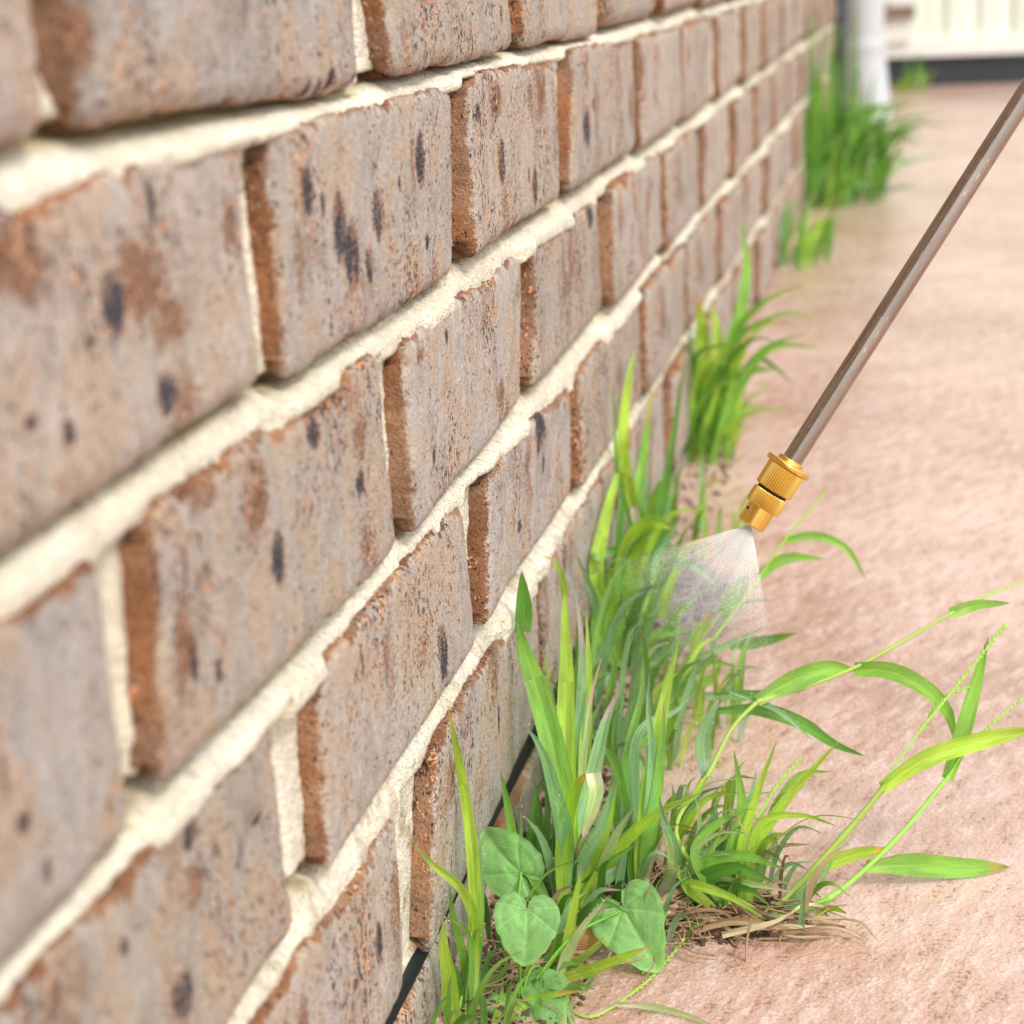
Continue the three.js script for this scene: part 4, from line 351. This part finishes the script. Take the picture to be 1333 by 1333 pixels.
const leafM = TINT.map((c, i) => new THREE.MeshPhysicalMaterial({ color: new THREE.Color().setRGB(...c), map: i === 7 ? heartMap[0] : leafMap[0], bumpMap: i === 7 ? heartMap[1] : leafMap[1], bumpScale: 0.0005, roughness: i === 5 ? 0.9 : 0.6, transmission: i === 5 ? 0.2 : 0.42, thickness: 0, specularIntensity: 0.9, vertexColors: true, side: THREE.DoubleSide }));
const stemM = TINT.map((c) => new THREE.MeshStandardMaterial({ color: new THREE.Color().setRGB(...c), roughness: 0.55 }));
const FACE = new THREE.Vector3(0.25, 0.42, 0.87).normalize();
function path3(a) { const p = []; for (let i = 0; i < a.length; i += 3) p.push(new THREE.Vector3(a[i] / 1000, a[i + 1] / 1000, a[i + 2] / 1000)); return new THREE.CatmullRomCurve3(p, false, 'centripetal'); }
const wetPoints = [];
function bladeGeometry(curve, w, { roll = 0, twist = 0, b0 = 0.5, p = 2.2, fold = 0.35, n = 26, seed = 1, wet = 0, origin = null } = {}) {
  const pos = [], tan = []; for (let i = 0; i <= n; i++) { pos.push(curve.getPointAt(i / n)); tan.push(curve.getTangentAt(i / n)); }
  const side = new THREE.Vector3(), nor = new THREE.Vector3(), R = rng(seed), len = curve.getLength(), dead = R() < 0.45 ? 0.05 + 0.22 * R() * R() : 0, pale = R() < 0.5 ? 0.12 + 0.2 * R() : 0;
  const g = gridGeometry(6, n, (a, t, o, i, j) => {
    side.crossVectors(tan[j], FACE); if (side.lengthSq() < 0.02) side.set(1, 0, 0); side.normalize(); nor.crossVectors(side, tan[j]).normalize();
    const ro = roll + twist * (t - 0.4), c = Math.cos(ro), s = Math.sin(ro), sx = side.x * c + nor.x * s, sy = side.y * c + nor.y * s, sz = side.z * c + nor.z * s, nx = nor.x * c - side.x * s, ny = nor.y * c - side.y * s, nz = nor.z * c - side.z * s;
    const wob = 1 + (samp(NA, t * 180 + seed * 31, a > 0.5 ? 400 : 20) - 0.5) * 0.25;
    const wd = w * 0.5 * lerp(b0, 1, sstep(0, 0.38, t)) * Math.pow(Math.max(0, 1 - Math.pow(t, p)), 0.85) * wob, x = (a - 0.5) * 2, up = wd * fold * (Math.abs(x) - 0.5) + wd * 0.16 * (samp(NB, t * 150 + seed * 17, a * 60) - 0.5);
    o[0] = pos[j].x + sx * x * wd + nx * up; o[1] = pos[j].y + sy * x * wd + ny * up; o[2] = pos[j].z + sz * x * wd + nz * up; o[3] = a; o[4] = t * len * 9;
    const rag = (samp(NC, a * 90 + seed * 13, t * 300) - 0.5) * 0.16, kd = dead ? sstep(-0.03, 0.03, t - 1 + dead + rag) : 0, kp = pale ? sstep(0.05, -0.05, t - pale + rag) * 0.7 : 0; // withered tip, pale sheath
    o.c = 1; o[5] = lerp(lerp(1, 1.5, kp), 1.9, kd); o[6] = lerp(lerp(1, 1.12, kp), 0.86, kd); o[7] = lerp(lerp(1, 2.2, kp), 1.7, kd);
    if (wet && i && i < 6 && R() < wet) wetPoints.push([o[0] + origin.x + nx * 2e-4, o[1] + origin.y + ny * 2e-4, o[2] + origin.z + nz * 2e-4]);
  });
  return g;
}
function stemGeometry(curve, w, taper = 0.6) {
  const n = Math.max(14, Math.round(curve.getLength() * 260)), fr = curve.computeFrenetFrames(n, false), v = new THREE.Vector3();
  return gridGeometry(8, n, (a, t, o, i, j) => { const p = curve.getPointAt(t), node = 1 + 0.35 * Math.exp(-Math.pow(((t * 3 + 0.5) % 1 - 0.5) * 14, 2)), r = w * 0.5 * lerp(1, taper, t) * node, th = a * Math.PI * 2; v.copy(fr.normals[j]).multiplyScalar(Math.cos(th) * r).addScaledVector(fr.binormals[j], Math.sin(th) * r); o[0] = p.x + v.x; o[1] = p.y + v.y; o[2] = p.z + v.z; o[3] = a; o[4] = t * 6; });
}
const seedGrain = new THREE.SphereGeometry(1, 7, 6).scale(0.0004, 0.0013, 0.00038);
function seedHead(curve, seed) { // small spikelets laid alternately against the stalk
  const R = rng(seed), L = curve.getLength(), n = Math.round(L / 0.0019), parts = [], up = new THREE.Vector3(0, 1, 0), q = new THREE.Quaternion(), m = new THREE.Matrix4(), one = new THREE.Vector3();
  for (let i = 0; i < n; i++) { const t = 0.28 + 0.72 * i / n, p = curve.getPointAt(t), d = curve.getTangentAt(t); p.x += (i % 2 ? 1 : -1) * 0.0006 + (R() - 0.5) * 0.0004; p.z += (R() - 0.5) * 0.001; d.x += (i % 2 ? 0.35 : -0.35); d.normalize(); q.setFromUnitVectors(up, d); m.compose(p, q, one.setScalar(0.75 + R() * 0.5)); parts.push(seedGrain.clone().applyMatrix4(m)); }
  return mergeGeometries(parts);
}
const HR = [[0, 0.96], [9, 0.93], [22, 0.82], [40, 0.69], [65, 0.62], [92, 0.56], [118, 0.49], [140, 0.42], [156, 0.33], [168, 0.17], [174, 0.02]];
function heartGeometry(a, breadth, roll, seed) {
  const N = new THREE.Vector3(a[0], a[1], a[2]).multiplyScalar(0.001), A = new THREE.Vector3(a[3], a[4], a[5]).multiplyScalar(0.001), Y = A.clone().sub(N), len = Y.length(); Y.normalize();
  const X = new THREE.Vector3().crossVectors(Y, FACE).normalize(), Z = new THREE.Vector3().crossVectors(X, Y).normalize();
  const rad = (deg) => { for (let i = 1; i < HR.length; i++) if (deg <= HR[i][0]) { const t = (deg - HR[i - 1][0]) / (HR[i][0] - HR[i - 1][0]); return lerp(HR[i - 1][1], HR[i][1], t * t * (3 - 2 * t)); } return 0; };
  const cr = Math.cos(roll), sr = Math.sin(roll);
  return gridGeometry(72, 18, (u, v, o) => {
    const ph = (u - 0.5) * 2 * 174, r = rad(Math.abs(ph)) * (1 + (samp(NA, u * 420 + seed * 50, 9) - 0.5) * 0.14) * v, pr = ph * Math.PI / 180;
    let x = Math.sin(pr) * r * breadth, y = Math.cos(pr) * r, z = Math.abs(x) * 0.34 - 0.42 * Math.pow(Math.max(0, y), 2.2) - 0.35 * x * x + (samp(NB, x * 260 + 300 + seed * 90, y * 260 + 200) - 0.5) * 0.11;
    z -= 0.05 * Math.pow(Math.abs(Math.cos(ph * Math.PI / 50)), 8) * v;
    const x2 = x * cr - z * sr, z2 = x * sr + z * cr; o[0] = N.x + (X.x * x2 + Y.x * y + Z.x * z2) * len; o[1] = N.y + (X.y * x2 + Y.y * y + Z.y * z2) * len; o[2] = N.z + (X.z * x2 + Y.z * y + Z.z * z2) * len; o[3] = u; o[4] = v; o.c = 1; o[5] = o[6] = o[7] = 1;
  });
}
const ABOUT = {
  front_tuft: ['grass_tuft', 'bright green grass tuft with one tall blade pressed against the chipped lowest bricks', 'grass'],
  heart_weed: ['broadleaf_weed', 'broadleaf weed with dewy heart-shaped leaves among the grass', 'weed'],
  wide_clump: ['grass_clump', 'dense clump of wide dewy grass blades standing up along the damp course', 'grass'],
  upright_tuft: ['grass_tuft', 'yellow-green upright grass shoot between the wide clump and the sprawling grass', 'grass'],
  low_sprig: ['grass_sprig', 'low yellow-green grass sprig with thin seed stems over the curled brown leaf', 'grass'],
  sprawling_grass: ['crabgrass', 'sprawling crabgrass with long jointed stems and seed heads reaching over the path', 'grass'],
  misted_grass: ['grass_tuft', 'loose grass stems in the spray directly below the brass nozzle', 'grass'],
  bent_clump: ['grass_clump', 'clump of broad bent grass blades at the edge of the spray beside the wall', 'grass'],
  tall_blades: ['grass_tuft', 'few tall thin grass blades behind the spray against pale bricks', 'grass'],
  leaning_clump: ['grass_clump', 'bright green clump with blades arching over the path beside the lance', 'grass'],
};
const plantGroups = {};
let bladeSeed = 1;
function addBlade(pl, tint, w, curve, opt) { const bs = ++bladeSeed, R = rng(bs * 3 + 1); mesh('blade', bladeGeometry(curve, w, { seed: bs, roll: (R() - 0.5) * 0.7, twist: (R() - 0.5) * 1.2, fold: 0.2 + R() * 0.35, ...opt }), leafM[tint], pl); }
for (const key in PLANTS) {
  const P = PLANTS[key], [name, label, cat] = ABOUT[key], near = P.b[2] > -0.9e3;
  const pl = plantGroups[key] = thing(name, label, cat, P.b.map((v) => v / 1000), 'weeds growing where the path meets the wall');
  for (const [kind, tint, w, c, d, e, pts] of P.i) {
    if (kind === 'b') { const R = rng(++bladeSeed * 7); addBlade(pl, tint, w * 1.3 / 1000, path3(pts), { roll: c + (R() - 0.5) * 0.4, twist: (R() - 0.5) * 0.7, b0: d, p: e, wet: near ? (tint === 2 || tint === 4 ? 0.3 : tint === 3 ? 0 : 0.1) : 0.06, origin: pl.position }); }
    else if (kind === 's') { const cv = path3(pts); const st = mesh('stem', stemGeometry(cv, w / 1000, c ? 0.5 : 0.75), stemM[tint], pl); if (c) mesh('seed_head', seedHead(cv, ++bladeSeed), stemM[6], st); }
    else mesh('leaf', heartGeometry(pts, w, c, ++bladeSeed), leafM[7], pl);
  }
}
// blades that only fill a clump: [count, radius, height, lean, width, tints]
function sprout(pl, seed, n, rad, hgt, lean, wid, tints, dir = [0.5, 0.3], keep = 0.004) {
  const R = rng(seed);
  for (let i = 0; i < n; i++) {
    const an = R() * 6.283, rr = Math.sqrt(R()) * rad, x = rr * Math.cos(an) * 0.7, z = rr * Math.sin(an), h = hgt * (0.35 + 0.65 * R()), lx = (R() - 0.25) * lean + dir[0] * lean * R(), lz = (R() - 0.5) * 1.6 * lean + dir[1] * lean * R();
    const wx = pl.position.x, cl = (v) => Math.max(v, keep - wx), y0 = groundY(-(pl.position.z + z)) - pl.position.y - 0.002, bend = R() * R();
    const c = new THREE.CatmullRomCurve3([new THREE.Vector3(cl(x), y0, z), new THREE.Vector3(cl(x + lx * 0.18 * h), y0 + h * 0.45, z + lz * 0.18 * h), new THREE.Vector3(cl(x + lx * 0.55 * h), y0 + h * (0.85 - 0.1 * bend), z + lz * 0.55 * h), new THREE.Vector3(cl(x + lx * h), y0 + h * (1 - 0.45 * bend), z + lz * h)]);
    addBlade(pl, tints[(R() * tints.length) | 0], wid * (0.6 + 0.7 * R()), c, { n: 14, roll: (R() - 0.5) * 2.4, b0: 0.6 });
  }
}
sprout(plantGroups.leaning_clump, 11, 34, 0.05, 0.14, 0.75, 0.008, [0, 1, 1, 0, 3], [0.4, 0.2]); sprout(plantGroups.leaning_clump, 31, 10, 0.04, 0.08, 1.15, 0.006, [0, 1], [0.6, 0.2]);
sprout(plantGroups.wide_clump, 12, 22, 0.05, 0.055, 0.7, 0.005, [0, 3, 3, 2, 5]);
sprout(plantGroups.upright_tuft, 13, 20, 0.05, 0.06, 0.7, 0.005, [0, 3, 2, 2, 5]);
const gH = thing('grass_tuft', 'tangle of fine crossing grass blades between the yellow-green shoot and the crabgrass', 'grass', [0.098, groundY(0.775), -0.775], 'weeds growing where the path meets the wall');
sprout(gH, 43, 46, 0.045, 0.062, 1.0, 0.0045, [0, 0, 1, 2, 4], [0.3, 0.3]);
const gI = thing('grass_tuft', 'thin drooping grass blades at the path side of the spray below the nozzle', 'grass', [0.068, groundY(0.92), -0.92], 'weeds growing where the path meets the wall');
sprout(gI, 44, 30, 0.045, 0.065, 0.9, 0.005, [0, 2, 1, 0], [0.4, 0.3]);
sprout(plantGroups.sprawling_grass, 14, 22, 0.045, 0.035, 1.0, 0.004, [0, 3, 2, 5, 1]);
sprout(plantGroups.front_tuft, 15, 12, 0.025, 0.045, 0.8, 0.004, [0, 3, 3, 0]);
sprout(plantGroups.low_sprig, 16, 12, 0.02, 0.022, 1.0, 0.003, [0, 3, 1, 0]);
sprout(plantGroups.misted_grass, 17, 14, 0.04, 0.06, 0.8, 0.006, [0, 2, 2, 1]);
sprout(plantGroups.bent_clump, 18, 22, 0.05, 0.10, 0.6, 0.008, [0, 2, 3, 1]);
const gF = thing('grass_tuft', 'fine green grass filling the gap along the wall behind the wide clump', 'grass', [0.026, groundY(0.88), -0.88], 'weeds growing where the path meets the wall');
sprout(gF, 41, 34, 0.06, 0.10, 0.5, 0.006, [0, 2, 0, 1, 4]);
const gG = thing('grass_tuft', 'short green grass at the wall foot below the tall thin blades', 'grass', [0.022, groundY(1.22), -1.22], 'weeds growing where the path meets the wall');
sprout(gG, 42, 30, 0.07, 0.08, 0.5, 0.006, [0, 2, 0, 1]);
const gC = thing('grass_clump', 'small pale green grass clump between the arching clump and the downpipe grass', 'grass', [0.022, groundY(2.38), -2.38], 'weeds growing where the path meets the wall');
sprout(gC, 21, 34, 0.06, 0.10, 0.75, 0.009, [0, 0, 1, 2]);
const gD = thing('grass_clump', 'tallest dark green grass clump spilling onto the path before the white downpipe', 'grass', [0.035, groundY(2.95), -2.95], 'weeds growing where the path meets the wall');
sprout(gD, 22, 130, 0.13, 0.17, 0.9, 0.010, [0, 0, 3, 3, 3, 2]); sprout(gD, 23, 40, 0.09, 0.34, 0.2, 0.009, [0, 0, 3, 3], [0, 0]); sprout(gD, 33, 30, 0.12, 0.07, 1.6, 0.009, [0, 1, 2], [0.9, 0.4]);
const gE = thing('grass_sprig', 'small blurred weed at the foot of the charcoal plinth beside the downpipe', 'grass', [0.13, groundY(4.72), -4.72], 'weeds growing where the path meets the wall');
sprout(gE, 24, 22, 0.06, 0.06, 1.0, 0.010, [0, 1, 4]); sprout(gE, 25, 8, 0.04, 0.13, 0.3, 0.010, [3, 0]);

// ---------------------------------------------------------------- litter on the path
const dryM = [[0.60, 0.45, 0.28], [0.45, 0.30, 0.17], [0.70, 0.58, 0.40], [0.28, 0.17, 0.10]].map((c) => new THREE.MeshStandardMaterial({ color: new THREE.Color().setRGB(...c), map: leafMap[0], roughness: 0.85, side: THREE.DoubleSide }));
{
  const R = rng(77);
  const STRAW = [[0.118, 0.730, 0.18, 0.075, 2], [0.125, 0.722, 0.0, 0.085, 0], [0.112, 0.716, -0.25, 0.06, 0], [0.140, 0.722, 0.35, 0.06, 2], [0.150, 0.718, -0.1, 0.05, 2], [0.105, 0.724, 0.5, 0.05, 1], [0.128, 0.714, 0.12, 0.07, 1], [0.095, 0.718, -0.1, 0.06, 3], [0.160, 0.724, -0.45, 0.045, 0], [0.085, 0.728, 0.2, 0.05, 1], [0.135, 0.734, -0.6, 0.04, 3], [0.122, 0.726, -0.9, 0.05, 1]];
  for (const [x, s, a, L, m] of STRAW) {
    const o = thing('dry_stalk', ['straw-coloured dry grass stalk lying in the litter below the crabgrass', 'brown dry grass stalk lying in the litter below the crabgrass', 'pale cream dry grass stalk lying in the litter below the crabgrass', 'dark brown dry stalk lying in the litter below the crabgrass'][m], 'straw', [x, groundY(s) + 0.003, -s], 'dry stalks below the crabgrass');
    const dx = Math.cos(a), dz = -Math.sin(a), k = (R() - 0.5) * 0.02, up = R() * 0.006;
    const c = new THREE.CatmullRomCurve3([new THREE.Vector3(-dx * L * 0.5, 0, -dz * L * 0.5), new THREE.Vector3(-dx * L * 0.15 - dz * k, up + 0.002, -dz * L * 0.15 + dx * k), new THREE.Vector3(dx * L * 0.2 + dz * k, up, dz * L * 0.2 - dx * k), new THREE.Vector3(dx * L * 0.5, 0.0, dz * L * 0.5)]);
    mesh('blade', bladeGeometry(c, 0.0025 + R() * 0.002, { roll: R() * 2, twist: 2 + R() * 2, b0: 0.8, p: 3, fold: 0.8, n: 22, seed: 900 + (R() * 99 | 0) }), dryM[m], o);
  }
  const leaf = thing('dry_leaf', 'curled orange-brown dry leaf lying under the grass sprig', 'leaf', [0.058, groundY(0.69) + 0.004, -0.69]);
  const lc = new THREE.CatmullRomCurve3([new THREE.Vector3(-0.026, 0.001, 0.004), new THREE.Vector3(-0.008, 0.006, 0.001), new THREE.Vector3(0.01, 0.006, -0.001), new THREE.Vector3(0.028, -0.001, 0.001)]);
  mesh('blade', bladeGeometry(lc, 0.013, { b0: 0.35, p: 2.4, fold: -0.7, n: 30, seed: 801, roll: 0.2 }), new THREE.MeshStandardMaterial({ color: new THREE.Color().setRGB(0.58, 0.30, 0.10), map: leafMap[0], bumpMap: leafMap[1], bumpScale: 0.0006, roughness: 0.7, side: THREE.DoubleSide }), leaf);
  const husk = thing('dry_husk', 'pale curled dry leaf husk standing among the stems beside the yellow-green shoot', 'husk', [0.0735, groundY(0.735), -0.733]);
  const hc = new THREE.CatmullRomCurve3([new THREE.Vector3(0.001, 0.002, 0), new THREE.Vector3(0, 0.010, 0.001), new THREE.Vector3(-0.001, 0.0175, 0)]);
  mesh('blade', bladeGeometry(hc, 0.0075, { b0: 0.9, p: 30, fold: 0.5, n: 14, seed: 803 }), new THREE.MeshStandardMaterial({ color: new THREE.Color().setRGB(0.72, 0.66, 0.48), map: leafMap[0], roughness: 0.8, side: THREE.DoubleSide }), husk);
  const twig = thing('twig', 'thin dark brown twig leaning out of the litter below the crabgrass', 'twig', [0.124, groundY(0.725), -0.722]);
  mesh('stalk', stemGeometry(new THREE.CatmullRomCurve3([new THREE.Vector3(-0.008, 0.013, 0), new THREE.Vector3(0.004, 0.006, 0.002), new THREE.Vector3(0.016, 0.001, 0.004)]), 0.0016, 0.7), dryM[3], twig);
  // crumbs of soil and dead roots under the plants
  const crumbs = [], roots = [], cg = new THREE.IcosahedronGeometry(1, 0);
  const addC = (cx, cs, rx, rs, n) => { for (let i = 0; i < n; i++) { const q = Math.sqrt(R()), t = R() * 6.283, x = Math.max(0.004, cx + q * rx * Math.cos(t)), s = cs + q * rs * Math.sin(t), z = 0.0005 + R() * R() * 0.0022; crumbs.push(cg.clone().applyMatrix4(new THREE.Matrix4().compose(new THREE.Vector3(x, groundY(s) + z * 0.6, -s), new THREE.Quaternion().setFromEuler(new THREE.Euler(R() * 6, R() * 6, R() * 6)), new THREE.Vector3(z, z * (0.5 + R() * 0.4), z * (0.7 + R() * 0.6))))); } };
  addC(0.03, 0.66, 0.03, 0.05, 900); addC(0.04, 0.74, 0.045, 0.05, 1300); addC(0.09, 0.735, 0.05, 0.03, 900); addC(0.02, 0.95, 0.02, 0.25, 1200); addC(0.02, 1.4, 0.02, 0.3, 600);
  const so = mesh('soil_crumbs', mergeGeometries(crumbs), new THREE.MeshStandardMaterial({ color: new THREE.Color().setRGB(0.11, 0.065, 0.04), roughness: 0.95 })); so.userData = { kind: 'stuff', label: 'dark soil crumbs gathered round the feet of the weeds', category: 'soil' };
  const fibre = (cx, cs, rx, rs, n, len, w, hgt) => { for (let i = 0; i < n; i++) { const q = Math.sqrt(R()), t = R() * 6.283, x = Math.max(0.006, cx + q * rx * Math.cos(t)), s = cs + q * rs * Math.sin(t), a = R() * 6.283, y = groundY(s) + 0.0008 + R() * hgt, l = len * (0.4 + R()), b = (R() - 0.5) * l; const P = (f, g) => new THREE.Vector3(Math.max(0.004, x + Math.cos(a) * l * f + Math.sin(a) * g), y + (0.25 - f * f) * hgt * 1.5 * R(), -s + Math.sin(a) * l * f - Math.cos(a) * g); roots.push(new THREE.TubeGeometry(new THREE.CatmullRomCurve3([P(-0.5, 0), P(-0.15, b * 0.4), P(0.2, -b * 0.2), P(0.5, b * 0.3)]), 8, w * (0.5 + R()), 4)); } };
  fibre(0.05, 0.72, 0.06, 0.05, 90, 0.03, 0.00035, 0.008); fibre(0.03, 0.655, 0.025, 0.03, 60, 0.02, 0.00035, 0.006); fibre(0.11, 0.725, 0.05, 0.02, 70, 0.03, 0.00045, 0.006);
  const ro = mesh('dead_roots', mergeGeometries(roots), dryM[1]); ro.userData = { kind: 'stuff', label: 'tangle of thin dead roots and stems below the living grass', category: 'roots' };
  roots.length = 0; fibre(0.040, 1.115, 0.034, 0.062, 420, 0.03, 0.00045, 0.012);
  const gt = mesh('withered_tuft', mergeGeometries(roots), new THREE.MeshStandardMaterial({ color: new THREE.Color().setRGB(0.40, 0.36, 0.36), roughness: 0.9 })); gt.userData = { kind: 'stuff', label: 'withered grey tuft of matted fibres on the path below the spray', category: 'dead grass' };
}

// ---------------------------------------------------------------- water
{
  const R = rng(5150), q = new THREE.Quaternion(), m = new THREE.Matrix4(), v = new THREE.Vector3(), sc = new THREE.Vector3();
  const drop = new THREE.IcosahedronGeometry(1, 0);
  const wetM = new THREE.MeshPhysicalMaterial({ color: 0xffffff, roughness: 0.15, transmission: 0.55, thickness: 0, ior: 1.33 });
  const beads = new THREE.InstancedMesh(new THREE.IcosahedronGeometry(1, 1), wetM, wetPoints.length * 2); let n = 0;
  for (const p of wetPoints) for (let i = 0; i < 2; i++) { const r = 0.0001 + R() * R() * R() * 0.0003; m.compose(v.set(p[0] + (R() - 0.5) * 0.004, p[1] + (R() - 0.5) * 0.004, p[2]), q, sc.set(r, r, r)); beads.setMatrixAt(n++, m); }
  beads.name = 'water_beads'; beads.castShadow = beads.receiveShadow = true; beads.userData = { kind: 'stuff', label: 'fine beads of water settled on the grass blades', category: 'water' }; scene.add(beads);
  // the spray: a hollow cone of fine droplets leaving the nozzle
  const N = 230000, spray = new THREE.InstancedMesh(drop, new THREE.MeshPhysicalMaterial({ color: 0xffffff, roughness: 1, transmission: 0.5, thickness: 0, ior: 1.33 }), N);
  const D = AXIS.clone().negate(), X = new THREE.Vector3().crossVectors(D, new THREE.Vector3(0, 1, 0)).normalize(), Y = new THREE.Vector3().crossVectors(D, X).normalize();
  const rays = []; for (let i = 0; i < 170; i++) rays.push([Math.sqrt(R()), R() * 6.283, 0.5 + R()]);
  for (let i = 0; i < N; i++) {
    const mist = R() < 0.12, far = R(), ray = rays[(R() * 170) | 0], inRay = R() < 0.45;
    const d = mist ? 0.01 + 0.12 * far : 0.0015 + 0.048 * ray[2] * Math.pow(far, 1.35), half = 0.74, edge = R() < 0.35;
    const th = inRay ? half * ray[0] + (R() - 0.5) * 0.02 : edge ? half * (0.93 + 0.07 * R()) : half * Math.sqrt(R()), ph = inRay ? ray[1] + (R() - 0.5) * 0.04 : R() * 6.283, rr = d * Math.sin(th), ax = d * Math.cos(th), fan = d * (mist ? 0.5 : 0.03 + 0.9 * d);
    v.copy(TIP).addScaledVector(D, ax - 0.0005 + (R() - 0.5) * fan * 0.5).addScaledVector(X, Math.cos(ph) * rr + (R() - 0.5) * fan).addScaledVector(Y, Math.sin(ph) * rr + (R() - 0.5) * fan); v.y -= d * d * 0.35;
    const r = 0.000035 + 0.00006 * R() * R();
    if (v.x < 0.003) v.x = 0.003 + R() * 0.01; const gy = groundY(-v.z); if (v.y < gy) v.y = gy + R() * 0.02;
    m.compose(v, q, sc.set(r, r, r)); spray.setMatrixAt(i, m);
  }
  spray.name = 'water_spray'; spray.castShadow = spray.receiveShadow = true; spray.userData = { kind: 'stuff', label: 'white cone of fine water droplets spraying from the brass nozzle', category: 'spray' }; scene.add(spray);
}

renderer.render(scene, camera);
